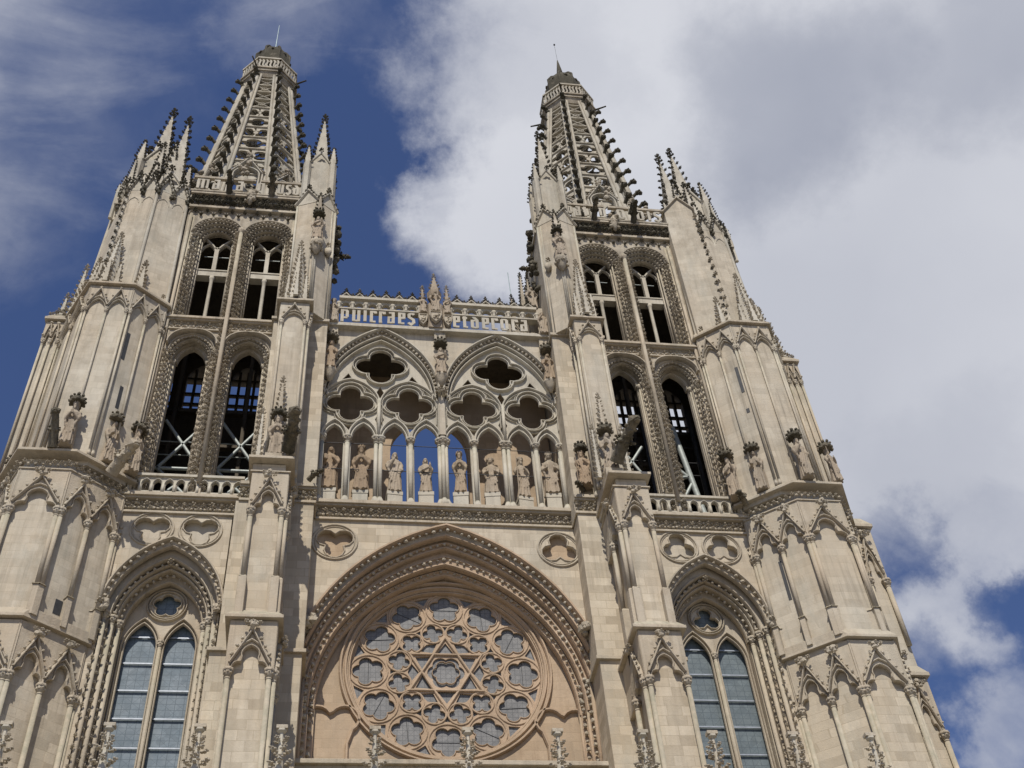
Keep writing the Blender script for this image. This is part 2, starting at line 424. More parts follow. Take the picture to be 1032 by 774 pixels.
def pinnacle(parent, fr, mir, u, d, z0, z1, w, mat='pale', shaft_part=.45, name='pinnacle'):
    """square shaft with gablets and four corner spirelets under a crocketed spire"""
    a, b = MB(fr, mir), MB(fr, mir)
    zs = z0 + (z1 - z0) * shaft_part
    a.box(u - w / 2, u + w / 2, d - w / 2, d + w / 2, z0, zs)
    for k in range(4):
        s1, s2 = (1, 1, -1, -1)[k], (1, -1, -1, 1)[k]
        cu, cd = u + s1 * w * .56, d + s2 * w * .56
        a.lathe([(w * .17, z0), (w * .17, zs - .25 * w)], cu, cd, 6, smooth=False)
        crocket_spire(a, b, cu, cd, zs - .25 * w, zs + 1.1 * w, w * .2, 4, step=.3, size=.14 * max(w, .7), tip=False)
        b.knob(cu, cd, zs + 1.12 * w, .09 * w)
    for ang in range(4):
        th = ang * pi / 2
        c, q = cos(th), sin(th)
        h = w * .5 + .03
        tri = [(-w * .45, zs - .1 * w), (0, zs + .75 * w), (w * .45, zs - .1 * w)]
        for (x0, za), (x1, zb) in zip(tri, tri[1:]):
            p = [(x0, za), (x1, zb)]
            a.tube([(u + x * c - h * q * -1 * -1, d + x * q + h * c * -1 * -1, z) if False else (u + x * c + h * q, d + x * q - h * c, z) for x, z in p], .06 * max(w, .7), 5)
        b.leaf(u + h * q, d - h * c, zs + .8 * w, .3 * w, ang=th)
    crocket_spire(a, b, u, d, zs, z1, w * .52, 4, step=.42 * max(w, .6), size=.26 * max(w, .55) ** .7)
    o = a.build(name, mat, parent); b.build('crocket_carving', 'crust', o)
    return o

def cone_cluster(a, b, u, d, z0, z1, r, rot=0.2):
    crocket_spire(a, b, u, d, z0, z1, r, 6, step=.34, size=.20, rot=rot)
    for k in range(3):
        t = -pi / 2 + (k - 1) * 1.15
        crocket_spire(a, b, u + cos(t) * r * .95, d + sin(t) * r * .95, z0, z0 + (z1 - z0) * .42, r * .33, 4, step=.34, size=.13, tip=False)

def arcade(a, c, u_list, zc, zcap, zfoot, depth=.16, r=.10, gable=True, foil_head=True, gscale=1.0):
    """blind arcade: plate with cusped heads between columns at u_list, under a cap at zcap, columns standing at zfoot"""
    for u in u_list:
        shaft(a, u, depth * .1 - .02, zfoot, zc - .3, r, 10)
        capital(a, c, u, depth * .1 - .02, zc, r * 1.05)
        if not 27 < zfoot < 29: a.lathe([(r * 1.5, zfoot - .02), (r * 1.5, zfoot + .14), (r, zfoot + .3)], u, depth * .1 - .02, 8)
    lo, hi = u_list[0] - .12, u_list[-1] + .12
    holes = []; outer_bottom = [(lo, zc)]
    for u0, u1 in zip(u_list, u_list[1:]):
        w = (u1 - u0) / 2 - .07; cx = (u0 + u1) / 2
        gap = zcap - zc
        H = gap * (.50 if foil_head else .42)
        h = trefoil_head(cx, zc, w, zc - .02, H) if foil_head else arch(cx, zc, w, H, 8, foot=zc - .02)
        h = [p for p in h if p[1] >= zc - 1e-6]
        h[0] = (cx - w, zc); h[-1] = (cx + w, zc)
        outer_bottom += h
        big = arch(cx, zc + .04, w + .07, H * 1.16, 8)
        a.strip(big, .07, -.09, .04)
        a.strip([p for p in h], .055, -.055, .06)
        if gable:
            zt = zc + gap * (.80 if foil_head else .84)
            zb = zc + gap * .12
            g = [(cx - w - .06, zb), (cx, zt), (cx + w + .06, zb)]
            a.strip(g, .075, -.15, .03)
            for x, z, t in along(g, .34 if foil_head else .4, start=.25):
                if abs(x - cx) > .08: c.knob(x + (.07 if x > cx else -.07), -.10, z + .09, .062)
            if foil_head:
                for k in range(7): c.knob(cx + random.uniform(-.13, .13), -.15 - random.uniform(0, .08), zt + .10 + random.uniform(-.10, .16), .10)
                for k in (-1, 0, 1): c.leaf(cx + k * .13, -.16, zt + .12, .26, ang=k * .8)
            else: c.knob(cx, -.1, zt + .03, .07)
    outer_bottom.append((hi, zc))
    poly = outer_bottom + [(hi, zcap), (lo, zcap)]
    a.plate(poly, [], 0, depth)

def cornice(a, c, frames_pts, z0, z1, proj, mir=1): pass

# ------------------------------------------------------------------ blackletter glyphs (unit x-height)
def GL(ch):
    S = lambda x, a=.02, b=.98: [(x, a), (x, b)]
    tl = [(.12, .93), (.58, .93)]; bl = [(.12, .07), (.58, .07)]
    d = {
     'i': ([S(.15)], .36), 'l': ([S(.15, .06, 1.08)], .38),
     'u': ([S(.15), S(.55), bl], .78),
     'n': ([S(.15), S(.55), [(.15, .86), (.36, 1), (.55, .88)]], .78),
     'm': ([S(.15), S(.52), S(.89), [(.15, .86), (.34, 1), (.52, .88)], [(.52, .86), (.7, 1), (.89, .88)]], 1.12),
     'p': ([[(.15, -.06), (.15, 1.0)], S(.55, .34, .9), tl, [(.12, .30), (.58, .30)]], .8),
     'c': ([S(.15), [(.12, .93), (.46, .93), (.5, .78)], [(.12, .07), (.5, .07)]], .6),
     'h': ([S(.15, .06, 1.08), [(.15, .8), (.34, .98), (.55, .86)], [(.55, .88), (.55, .1), (.45, -.1)]], .8),
     'r': ([S(.15), [(.12, .92), (.46, .92), (.47, .76)], [(.04, .05), (.3, .05)]], .56),
     'a': ([S(.5), [(.14, .93), (.5, .93)], [(.5, .55), (.15, .52), (.13, .07), (.5, .07)]], .74),
     'e': ([S(.15), [(.12, .93), (.50, .93), (.50, .55), (.16, .50)], [(.12, .07), (.54, .07)]], .64),
     's': ([[(.56, .86), (.36, 1), (.14, .84), (.16, .62), (.5, .42), (.54, .18), (.32, 0), (.08, .14)]], .7),
     't': ([S(.2, .02, 1.1), [(.04, .86), (.42, .86)], [(.18, .07), (.46, .07)]], .54),
     'd': ([S(.15, .05, .72), [(.55, .05), (.55, .72), (.18, 1.08)], bl, [(.12, .68), (.5, .68)]], .78),
     'o': ([S(.15, .1, .9), S(.55, .1, .9), tl, bl], .78),
     'g': ([S(.15, .15, .9), [(.55, .98), (.55, -.15), (.3, -.25), (.12, -.12)], tl, [(.15, .18), (.34, .06), (.55, .18)]], .78),
     'x': ([S(.3), [(.1, .9), (.52, .1)], [(.08, .48), (.52, .5)]], .62),
     'v': ([S(.15, .2, 1.15), S(.55, .12, .9), tl, bl], .78),
     'b': ([S(.15, .06, 1.08), S(.55, .12, .88), tl, bl], .78),
     ' ': ([], .35)}
    return d[ch]

def write(parent, mat, text, u0, u1, z0, h, d0, d1, w=.19):
    tot = sum(GL(c)[1] + .13 for c in text); sc = (u1 - u0) / tot; x = u0
    for c in text:
        st, adv = GL(c); mb = MB()
        for q, p in enumerate(st):
            pts = [(x + a * sc, z0 + b * h) for a, b in p]
            mb.strip(pts, w * (1.0 if q < 2 else .8) * 1.0, d0 + .004 * q, d1 + .003 * q, chamfer=False)
        mb.build('letter', mat, parent)
        x += (adv + .13) * sc

# ------------------------------------------------------------------ statues
def make_figure(kind, H=2.1):
    """one continuous robed figure, facing -y, feet at z=0"""
    rs = random.Random(kind)
    v, f = [], []
    def add(vv, ff):
        n = len(v); v.extend(vv); f.extend([[n + i for i in q] for q in ff])
    seg = 36
    rings = [(0, .30, .26, 0, 0), (.12, .30, .25, 0, 0), (.35, .275, .22, 0, 0), (.7, .25, .19, .02, 0), (1.0, .235, .175, .02, .0),
             (1.25, .205, .15, .01, .0), (1.45, .235, .16, 0, 0), (1.6, .25, .15, 0, .01), (1.68, .20, .12, 0, .01), (1.73, .09, .085, 0, 0), (1.8, .075, .075, 0, -.01)]
    ph = rs.uniform(0, 6); sway = rs.uniform(-.04, .04)
    vv = []
    for z, rx, ry, ox, oy in rings:
        t = max(0, 1 - z / 1.35)
        for k in range(seg):
            th = 2 * pi * k / seg
            fold = 1 + (.10 * t + .015) * sin(8 * th + ph + z * 1.2) + .06 * t * sin(13 * th - ph * 2 + z)
            vv.append((ox + sway * sin(z * 2) + rx * fold * cos(th), oy + ry * fold * sin(th), z))
    n = len(rings)
    ff = [[i * seg + k, i * seg + (k + 1) % seg, (i + 1) * seg + (k + 1) % seg, (i + 1) * seg + k] for i in range(n - 1) for k in range(seg)]
    ff += [list(range(seg))[::-1], [(n - 1) * seg + k for k in range(seg)]]
    add(vv, ff)
    def ell(c, r, tpl=ICO2, ):
        add([(c[0] + p[0] * r[0], c[1] + p[1] * r[1], c[2] + p[2] * r[2]) for p in tpl[0]], tpl[1])
    def tube(path, r0, r1, n=10):
        vv = []; m = len(path); ps = [Vector(p) for p in path]
        for i, p in enumerate(ps):
            t = (ps[min(i + 1, m - 1)] - ps[max(i - 1, 0)]).normalized(); u = Vector((.3, .9, .2)); a = t.cross(u).normalized(); b = a.cross(t)
            r = r0 + (r1 - r0) * i / (m - 1)
            for k in range(n):
                th = 2 * pi * k / n; vv.append(tuple(p + a * cos(th) * r + b * sin(th) * r))
        ff = [[i * n + k, i * n + (k + 1) % n, (i + 1) * n + (k + 1) % n, (i + 1) * n + k] for i in range(m - 1) for k in range(n)]
        ff += [list(range(n))[::-1], [(m - 1) * n + k for k in range(n)]]
        add(vv, ff)
    # head, face, hair
    tl = rs.uniform(-.03, .03)
    ell((tl, -.02, 1.93), (.105, .12, .145)); ell((tl, -.145, 1.92), (.02, .03, .035))      # nose
    ell((tl, -.10, 1.86), (.06, .05, .06))                                                   # chin
    for s in (-1, 1): ell((tl + s * .045, -.118, 1.965), (.028, .02, .016)); ell((tl + s * .105, 0, 1.92), (.02, .03, .04))
    ell((tl, .04, 1.95), (.125, .12, .15)); ell((tl - .09, .03, 1.84), (.05, .08, .12)); ell((tl + .09, .03, 1.84), (.05, .08, .12))
    if kind % 3 != 1: ell((tl, -.11, 1.80), (.06, .045, .09))                                # beard
    if kind % 2 == 0:                                                                        # crown
        for k in range(10):
            a = 2 * pi * k / 10; tube([(tl + cos(a) * .125, .02 + sin(a) * .125, 2.0), (tl + cos(a) * .15, .02 + sin(a) * .15, 2.13)], .035, .028, 6)
    # arms
    poses = {0: ((.035, -.29, 1.40), (-.035, -.29, 1.40)), 1: ((.10, -.30, 1.35), (-.14, -.27, 1.22)), 2: ((.02, -.28, 1.40), (-.30, -.24, 1.30)),
             3: ((.20, -.30, 1.50), (-.06, -.27, 1.25)), 4: ((.12, -.28, 1.20), (-.12, -.28, 1.20)), 5: ((.30, -.2, 1.05), (-.05, -.3, 1.5))}
    for s, h in zip((1, -1), poses[kind % 6]):
        e = (s * .25, -.10, 1.20)
        tube([(s * .21, 0, 1.60), (s * .29, -.01, 1.44), e], .085, .08)
        tube([e, ((e[0] + h[0]) / 2, (e[1] + h[1]) / 2 - .01, (e[2] + h[2]) / 2), h], .085, .05)
        ell((h[0], h[1], h[2] + .03), (.035, .035, .075), ICO2)
        for q in range(4): tube([(h[0] - .02 + q * .014, h[1] - .012, h[2] + .06), (h[0] - .02 + q * .014, h[1] - .03, h[2] + .135 - abs(q - 1.5) * .012)], .011, .009, 5)
        # hanging sleeve
        tube([e, (e[0] * .9, e[1] - .04, e[2] - .18), (e[0] * .8, e[1] - .02, e[2] - .36)], .07, .03)
    if kind % 6 == 2: tube([(-.30, -.28, 0), (-.31, -.28, 2.0)], .028, .022)
    if kind % 6 == 1: tube([(-.14, -.34, 1.18), (-.14, -.34, 1.42)], .10, .10, 4)
    if kind % 6 == 3: tube([(-.14, -.30, 1.15), (.14, -.30, 1.32)], .07, .07, 4)
    # mantle: a few long folds falling from one shoulder, and an overfold edge at the knee
    sg = 1 if kind % 2 else -1
    for q in range(3):
        x0 = sg * (.16 - q * .09); tube([(x0, -.13, 1.50), (x0 - sg * .07, -.155, 1.15), (x0 - sg * .16, -.20, .75 + q * .05), (x0 - sg * .20, -.205, .42 + q * .1)], .022, .04, 7)
    for q in range(4):
        x0 = -.20 + q * .13; tube([(x0 * .8, -.15, .95), (x0, -.20, .5), (x0 * 1.1, -.235, .06)], .02, .042, 7)
    tube([(sg * .24, -.08, .62), (0, -.225, .50), (-sg * .24, -.12, .66)], .03, .03, 7)
    for s in (-1, 1): ell((s * .11, -.24, .04), (.06, .11, .045))
    me = bpy.data.meshes.new('figure'); me.from_pydata(v, [], f)
    o = bpy.data.objects.new('tmp_figure', me); C.objects.link(o)
    r = o.modifiers.new('r', 'REMESH'); r.mode = 'VOXEL'; r.voxel_size = .026; r.use_smooth_shade = True
    dg = bpy.context.evaluated_depsgraph_get(); me2 = bpy.data.meshes.new_from_object(o.evaluated_get(dg))
    bpy.data.objects.remove(o); me2.name = 'robed_figure'
    me2.polygons.foreach_set('use_smooth', [True] * len(me2.polygons))
    co = np.empty(len(me2.vertices) * 3); me2.vertices.foreach_get('co', co); co *= H / 2.13; me2.vertices.foreach_set('co', co); me2.update()
    return me2
FIG = [make_figure(k) for k in range(6)]
def statue(loc, rotz, kind, scale, mat, label, group=None, pedestal=None, name='statue', wide=1.0):
    t = thing(name, label, 'statue', loc, group)
    t.rotation_euler = (0, 0, rotz)
    me = FIG[kind].copy(); me.materials.clear(); me.materials.append(M[mat])
    o = bpy.data.objects.new('figure', me); C.objects.link(o); o.parent = t; o.scale = (scale * wide, scale, scale)
    if pedestal:
        pw, ph, pm = pedestal
        p = MB(); w = pw / 2
        p.prism([(-w, -w * .9), (w, -w * .9), (w, w * .9), (-w, w * .9)], 0, ph * .82)
        p.prism([(-w * 1.06, -w * .96), (w * 1.06, -w * .96), (w * 1.06, w * .96), (-w * 1.06, w * .96)], ph * .82, ph - .02)
        me2 = bpy.data.meshes.new('pedestal'); me2.from_pydata(p.v, [], p.f); me2.materials.append(M[pm])
        po = bpy.data.objects.new('pedestal', me2); C.objects.link(po); po.parent = t
        o.location = (0, 0, ph - .03)
    return t

def canopy(parent, x, y, z, r, mat='crust'):
    """round crown-like canopy over a statue"""
    a = MB(); r *= .78
    a.lathe([(r * .75, z - .02), (r * 1.05, z), (r * 1.12, z + .14), (r * .85, z + .26), (r * .5, z + .34)], x, y, 10, smooth=False)
    for k in range(9):
        th = 2 * pi * k / 9
        a.knob(x + cos(th) * r * 1.08, y + sin(th) * r * 1.08, z + .02, .085); a.knob(x + cos(th) * r * 1.02, y + sin(th) * r * 1.02, z + .26, .07)
    return a.build('canopy', mat, parent)

def gargoyle(parent, x, y, z, dx, dy, dz, L, r, mat='carved'):
    a = MB(); n = 7; P = []
    for i in range(n):
        t = i / (n - 1); P.append((x + dx * L * t, y + dy * L * t, z + dz * L * t + .10 * sin(t * pi)))
    a.tube(P, r, 9, r2=r * .62)
    hx, hy, hz = P[-1]
    a.blob(KNOB[1], hx, hy, hz + r * .15, (r * .9, r * 1.0, r * .85), atan2(dy, dx)); a.blob(KNOB[2], hx + dx * r * .9, hy + dy * r * .9, hz, (r * .55, r * .55, r * .4))
    a.blob(KNOB[3], hx + dx * r * .8, hy + dy * r * .8, hz - r * .45, (r * .45, r * .45, r * .2))
    px, py = -dy, dx
    for i in range(1, n - 1):
        for k in range(4): t = k * 1.57 + i; a.blob(KNOB[(i + k) % 5], P[i][0] + px * r * .8 * sin(t), P[i][1] + py * r * .8 * sin(t), P[i][2] + r * .8 * cos(t), (r * .36, r * .36, r * .3))
    for s in (-1, 1):
        a.tube([(hx + px * s * r * .5, hy + py * s * r * .5, hz + r * .4), (hx + px * s * r * .8 - dx * .08, hy + py * s * r * .8 - dy * .08, hz + r * 1.3)], r * .25, 5, r2=.01)
        m = P[3]; a.tube([(m[0], m[1], m[2]), (m[0] + px * s * r * 1.1, m[1] + py * s * r * 1.1, m[2] - r * .2), (m[0] + px * s * r * 1.2 + dx * r, m[1] + py * s * r * 1.2 + dy * r, m[2] - r * 1.1)], r * .4, 6, r2=r * .2)
        a.leaf(P[2][0] + px * s * r, P[2][1] + py * s * r, P[2][2] + r * .7, r * 1.7, ang=atan2(dy, dx) + pi / 2)
    return a.build('gargoyle', mat, parent)

# ================================================================== THE CENTRAL FRONT
front = thing('cathedral_front', 'pale limestone church front with a great rose window and gallery of kings between the towers', 'church front', (0, 3, 0))

# --- rose bay wall
ZS = 25.35
hood = arch(0, ZS, 5.8, 7.85, 22)
o1 = arch(0, ZS, 5.55, 7.5, 22); o2 = arch(0, ZS, 5.3, 7.12, 22); o3 = arch(0, ZS, 5.02, 6.5, 22); 
a = MB(); 
top = [(x, z) for x, z in o1 if abs(x) <= 5.22]
zl = top[0][1]
a.plate([(-5.27, zl), *[(x, z) for x, z in top], (5.27, zl), (5.27, 33.45), (-5.27, 33.45)], [foil(-4.35, 32.33, 3, .39, .40, radians(-90)), foil(4.52, 32.33, 3, .39, .40, radians(90))], 0, .30)
wall = a.build('rose_bay_wall', 'ashlar', front)
for cx in (-4.35, 4.52):
    a = MB(); a.box(cx - .85, cx + .85, .22, .34, 31.45, 33.25); a.build('blind_foil_back', 'warm', front)
for cx, rot in ((-4.35, -90), (4.52, 90)):
    a = MB(); a.strip(circle(cx, 32.33, .86, 36), .10, -.06, .04, True); a.strip(circle(cx, 32.33, .76, 36), .05, -.03, .04, True)
    a.strip(foil(cx, 32.33, 3, .39, .40, radians(rot)), .07, -.045, .06, True); a.build('blind_trefoil', 'trim', front)
# arch orders
a, c = MB(), MB()
clip = lambda p, m: [(x, z) for x, z in p if abs(x) <= m]
a.strip(clip(hood, 5.26), .16, -.30, .10)
def order(mb, outer, inner, d0, d1, lim=5.3):
    o = clip(outer, lim)
    zf = min(o[0][1], clip(inner, lim)[0][1])
    i = clip(inner, lim)
    poly = [(-lim, 22.0), (-lim, 33.3), (lim, 33.3), (lim, 22.0)]
    inn = [(i[-1][0], 22.0)] + i[::-1] + [(i[0][0], 22.0)]
    mb.plate(poly + inn, [], d0, d1)
order(a, o1, o2, .31, .52); order(a, o2, o3, .53, .84); 
o4 = arch(0, ZS, 4.80, 6.22, 22); order(a, o3, o4, .85, 1.16)
for p, w, d in ((o1, .12, -.06), (arch(0, ZS, 5.43, 7.3, 22), .09, .20), (o2, .12, .26), (arch(0, ZS, 5.16, 6.8, 22), .09, .45), (o3, .13, .50), (arch(0, ZS, 4.92, 6.38, 22), .09, .78), (o4, .12, .84)):
    pp = clip(p, 5.24); a.strip(pp, w, d, d + .26)
    if p is o3 or p is o4 or p is o2: 
        for s in (-1, 1): shaft(a, s * min(5.2, p[-1][0]), d + .12, 22.0, ZS + .1 if p is not o2 else 26.5, .07)
rosearch = a.build('rose_arch', 'warmtrim', front)
for p, d, sz, st in ((arch(0, ZS, 5.68, 7.68, 22), -.16, .15, .30), (arch(0, ZS, 5.37, 7.22, 22), .20, .14, .29), (arch(0, ZS, 5.1, 6.68, 22), .46, .14, .28), (arch(0, ZS, 4.86, 6.3, 22), .78, .11, .28)):
    for x, z, t in along(clip(p, 5.22), st): c.knob(x, d, z, sz * .52)
for s in (-1, 1):
    for k in range(14):
        for xx, dd in ((5.1, .42), (4.88, .75)): c.knob(s * xx + random.uniform(-.02, .02), dd, 22.3 + k * .32, .085)
c.build('arch_leaf_carving', 'carved', rosearch)
# tympanum with rose
RC = 27.40
a = MB()
tym = [(x, z) for x, z in arch(0, ZS, 4.85, 6.3, 22)]
a.plate([(-4.95, 22.0)] + tym + [(4.95, 22.0)], [circle(0, RC, 3.62, 72)], 1.17, 1.6)
# heart-shaped blind foils beside the rose
tymp = a.build('tympanum', 'warm', front)
for s in (-1, 1):
    a = MB()
    cx = s * 4.18
    path = [(cx + s * 1.0, 23.3), (cx + s * .95, 24.3)] + [(cx + s * .45 + .5 * cos(t), 25.2 + .5 * sin(t)) for t in (np.linspace(radians(-40), radians(150), 10) if s > 0 else np.linspace(radians(220), radians(30), 10))] + \
           [(cx - s * .50 + .52 * cos(t), 25.2 + .52 * sin(t)) for t in (np.linspace(radians(35), radians(235), 12) if s > 0 else np.linspace(radians(145), radians(-55), 12))] + [(cx - s * .62, 24.2), (cx - s * .62, 23.3)]
    a.strip(path, .13, 1.02, 1.22); a.build('blind_foil_moulding', 'warmtrim', front)
# rose window
rose = MB()
rose.lathe([(1, 1)], 0, 0) if False else None
holes = []; rings = []
for k in range(12):
    t = pi / 2 - 2 * pi * k / 12; cx, cz = 2.87 * cos(t), RC + 2.87 * sin(t)
    holes.append(foil(cx, cz, 5, .345, .262, t, 8)); rings.append((cx, cz, .70))
    t2 = t - pi / 12; cx, cz = 1.80 * cos(t2), RC + 1.80 * sin(t2)
    holes.append(foil(cx, cz, 4, .235, .185, t2, 6)); rings.append((cx, cz, .44))
    # small spandrel lights near the rim
    r1, r2 = 3.46, 3.12
    holes.append([(r1 * cos(t2 - .085), RC + r1 * sin(t2 - .085)), (r1 * cos(t2 + .085), RC + r1 * sin(t2 + .085)), (r2 * cos(t2), RC + r2 * sin(t2))])
    r1, r2 = 2.06, 1.62
    t3 = t
    holes.append([(2.07 * cos(t3 - .05), RC + 2.07 * sin(t3 - .05)), (2.07 * cos(t3 + .05), RC + 2.07 * sin(t3 + .05)), (1.68 * cos(t3), RC + 1.68 * sin(t3))])
# star: six points and centre
for k in range(6):
    t = pi / 2 + pi / 3 * k
    tri = [(1.32 * cos(t), 1.32 * sin(t)), (.86 * cos(t + .44), .86 * sin(t + .44)), (.86 * cos(t - .44), .86 * sin(t - .44))]
    holes.append([(x, RC + z) for x, z in tri])
    t = t + pi / 6
    holes.append([(x, RC + z) for x, z in ((1.00 * cos(t), 1.00 * sin(t)), (1.36 * cos(t + .3), 1.36 * sin(t + .3)), (1.42 * cos(t), 1.42 * sin(t)), (1.36 * cos(t - .3), 1.36 * sin(t - .3)))])
holes.append(foil(0, RC, 6, .40, .30, 0, 7))
rose.plate(circle(0, RC, 3.66, 72), holes, 1.40, 1.46)
for cx, cz, r in rings: rose.strip(circle(cx, cz, r, 28), .07, 1.36, 1.41, True, smooth=False)
for h in holes[0:48:4]: rose.strip(h, .035, 1.36, 1.41, True)
for h in holes[1:48:4]: rose.strip(h, .03, 1.37, 1.41, True)
for q in (0, 1):
    tri = [(1.56 * cos(pi / 2 + q * pi + 2 * pi * k / 3), RC + 1.56 * sin(pi / 2 + q * pi + 2 * pi * k / 3)) for k in range(3)]
    rose.strip(tri, .095, 1.32 + .004 * q, 1.41, True)
rose.strip(foil(0, RC, 6, .30, .22, 0, 6), .035, 1.37, 1.44, True)
for r, w, d in ((3.58, .10, 1.20), (3.72, .14, 1.08), (3.90, .13, 1.02)): rose.strip(circle(0, RC, r, 84), w, d, d + .25, True, smooth=False)
ro = rose.build('rose_window', 'warmtrim', front)
g = MB(); g.plate(circle(0, RC, 3.6, 48), [], 1.468, 1.50); g.build('glass', 'glass_rose', ro)
for k in range(12):
    g = MB()
    t = pi / 2 - 2 * pi * k / 12; cx, cz = 2.87 * cos(t), RC + 2.87 * sin(t)
    q = t + (pi / 2 if k % 3 == 0 else 0.6)
    g.strip([(cx + .55 * cos(q), cz + .55 * sin(q)), (cx - .55 * cos(q), cz - .55 * sin(q))], .018, 1.45, 1.465)
    g.build('glazing_bar', 'darkmetal', ro)
# sill ledge and parapet wall under the rose
a = MB(); a.box(-5.27, 5.27, -.35, .29, 22.66, 22.82); a.build('rose_sill', 'trim', front)
a = MB(); a.box(-5.27, 5.27, -.2, .28, 19.3, 22.66); a.build('parapet_wall', 'smooth', front)

# --- cornice under the gallery
def leaf_cornice(fr, mir, u0, u1, z0, z1, proj, parent, name='cornice', mat='trim', dback=.3, step=.36):
    a, c = MB(fr, mir), MB(fr, mir)
    h = z1 - z0
    a.box(u0, u1, -proj * .35, dback, z0, z0 + h * .10)
    a.box(u0, u1, -proj * .15, dback, z0 + h * .10, z0 + h * .17)
    a.box(u0, u1, .06, dback, z0 + h * .17, z0 + h * .72)
    a.box(u0, u1, -proj * .7, dback, z0 + h * .72, z0 + h * .82)
    a.box(u0, u1, -proj, dback, z0 + h * .82, z1)
    u = u0 + .12
    while u < u1 - .1:
        c.leaf(u, .06, z0 + h * .50 + random.uniform(-.03, .03), h * .34, tilt=random.uniform(-.3, .3)); c.knob(u - .07, -.01, z0 + h * .32, h * .07); c.knob(u + .08, -.01, z0 + h * .34, h * .07)
        c.leaf(u + step * .5, .06, z0 + h * .30, h * .24)
        c.knob(u + step * .5, -.03, z0 + h * .62, h * .06)
        u += step
    o = a.build(name, mat, parent); c.build('leaf_carving', 'carved', o); return o
leaf_cornice(F0, 1, -5.27, 5.27, 33.42, 34.32, .28, front)

# --- gallery of kings
COLX = [-5.2, -4.05, -2.74, -1.37, 0, 1.37, 2.74, 4.05, 5.2]
lanc = []; tr = MB(); holes = []
for x0, x1 in zip(COLX, COLX[1:]):
    cx = (x0 + x1) / 2; w = (x1 - x0) / 2 - .15
    h = arch(cx, 38.25, w, w * 1.75, 8, foot=34.40); holes.append(h); lanc.append((cx, w))
def wide(cx, cz, d, r, k, seg=9): return [(cx + (x - cx) * k, cz + (z - cz) * 1.08) for x, z in foil(cx, cz, 4, d, r, 0, seg)]
for cx in (-4.0, -1.42, 1.42, 4.0): holes.append(wide(cx, 40.36, .56, .46, 1.03))
for cx in (-2.71, 2.71): holes.append(wide(cx, 42.85, .56, .475, 1.10))
def tri3(pts): return pts
for s in (-1, 1):
    for q in (-1, 1):
        bx = s * 2.71 + q * 1.45
        holes.append([(bx - q * .02, 42.35), (bx + q * .38, 41.72), (bx - q * .22, 41.95)])
    holes.append([(s * 2.71, 41.55), (s * 2.71 + .22, 41.05), (s * 2.71, 40.75), (s * 2.71 - .22, 41.05)])
    holes.append([(s * 2.71, 39.95), (s * 2.71 + .20, 39.45), (s * 2.71, 38.95), (s * 2.71 - .20, 39.45)])
for cx in (-4.0, -1.42, 1.42, 4.0):
    holes.append([(cx, 39.25), (cx + .2, 39.0), (cx, 38.7), (cx - .2, 39.0)])
holes = [[(x, z) for x, z in h] for h in holes]
tr.plate(rect(-5.26, 5.26, 34.33, 45.05), holes, .20, .27)
for h in holes[:8]: tr.strip(h[1:-1], .10, .10, .28); 
for cx in (-4.0, -1.42, 1.42, 4.0):
    tr.strip(wide(cx, 40.36, .56, .46, 1.03), .06, .13, .27, True); tr.strip(wide(cx, 40.36, .58, .58, 1.04), .07, .05, .26, True)
    tr.strip(arch(cx, 40.2, 1.29, 1.62, 14, foot=38.5), .11, .0, .26); tr.strip(arch(cx, 40.2, 1.19, 1.48, 14, foot=39.2), .05, .08, .26); tr.strip(wide(cx, 40.36, .60, .66, 1.04), .04, .12, .26, True)
for cx in (-2.71, 2.71):
    tr.strip(wide(cx, 42.85, .56, .475, 1.10), .06, .12, .27, True); tr.strip(wide(cx, 42.85, .57, .58, 1.10), .08, .04, .26, True)
for x0, x1 in zip(COLX, COLX[1:]):
    cx = (x0 + x1) / 2; w = (x1 - x0) / 2 - .04
    tr.strip(arch(cx, 38.25, w, w * 1.85, 10), .12, .03, .26); tr.strip(arch(cx, 38.25, w - .12, w * 1.66, 10), .05, .12, .28)
gal = tr.build('gallery_tracery', 'pale', front)
cc = MB(); sh = MB()
for i, x in enumerate(COLX):
    xs = {0: [x + .08], 8: [x - .08], 4: [x - .14, x + .14, x], 2: [x - .1, x + .1], 6: [x - .1, x + .1]}.get(i, [x])
    for j, q in enumerate(xs):
        dd = .12 if len(xs) < 3 or j < 2 else .02
        shaft(sh, q, dd, 34.6, 37.95, .085 if len(xs) > 1 else .10)
        capital(sh, cc, q, dd, 38.22, .105)
        sh.lathe([(.19, 34.33), (.19, 34.6), (.13, 34.72), (.10, 34.82)], q, dd, 8)
    for q in (-1, 1): shaft(sh, x + q * .12, .3, 34.4, 38.3, .05, 6)
for x in (-2.74, 0, 2.74): shaft(sh, x, .05, 38.2, 40.6 if x else 41.4, .075); 
sh.build('gallery_column', 'pale', gal); cc.build('capital_carving', 'carved', gal)
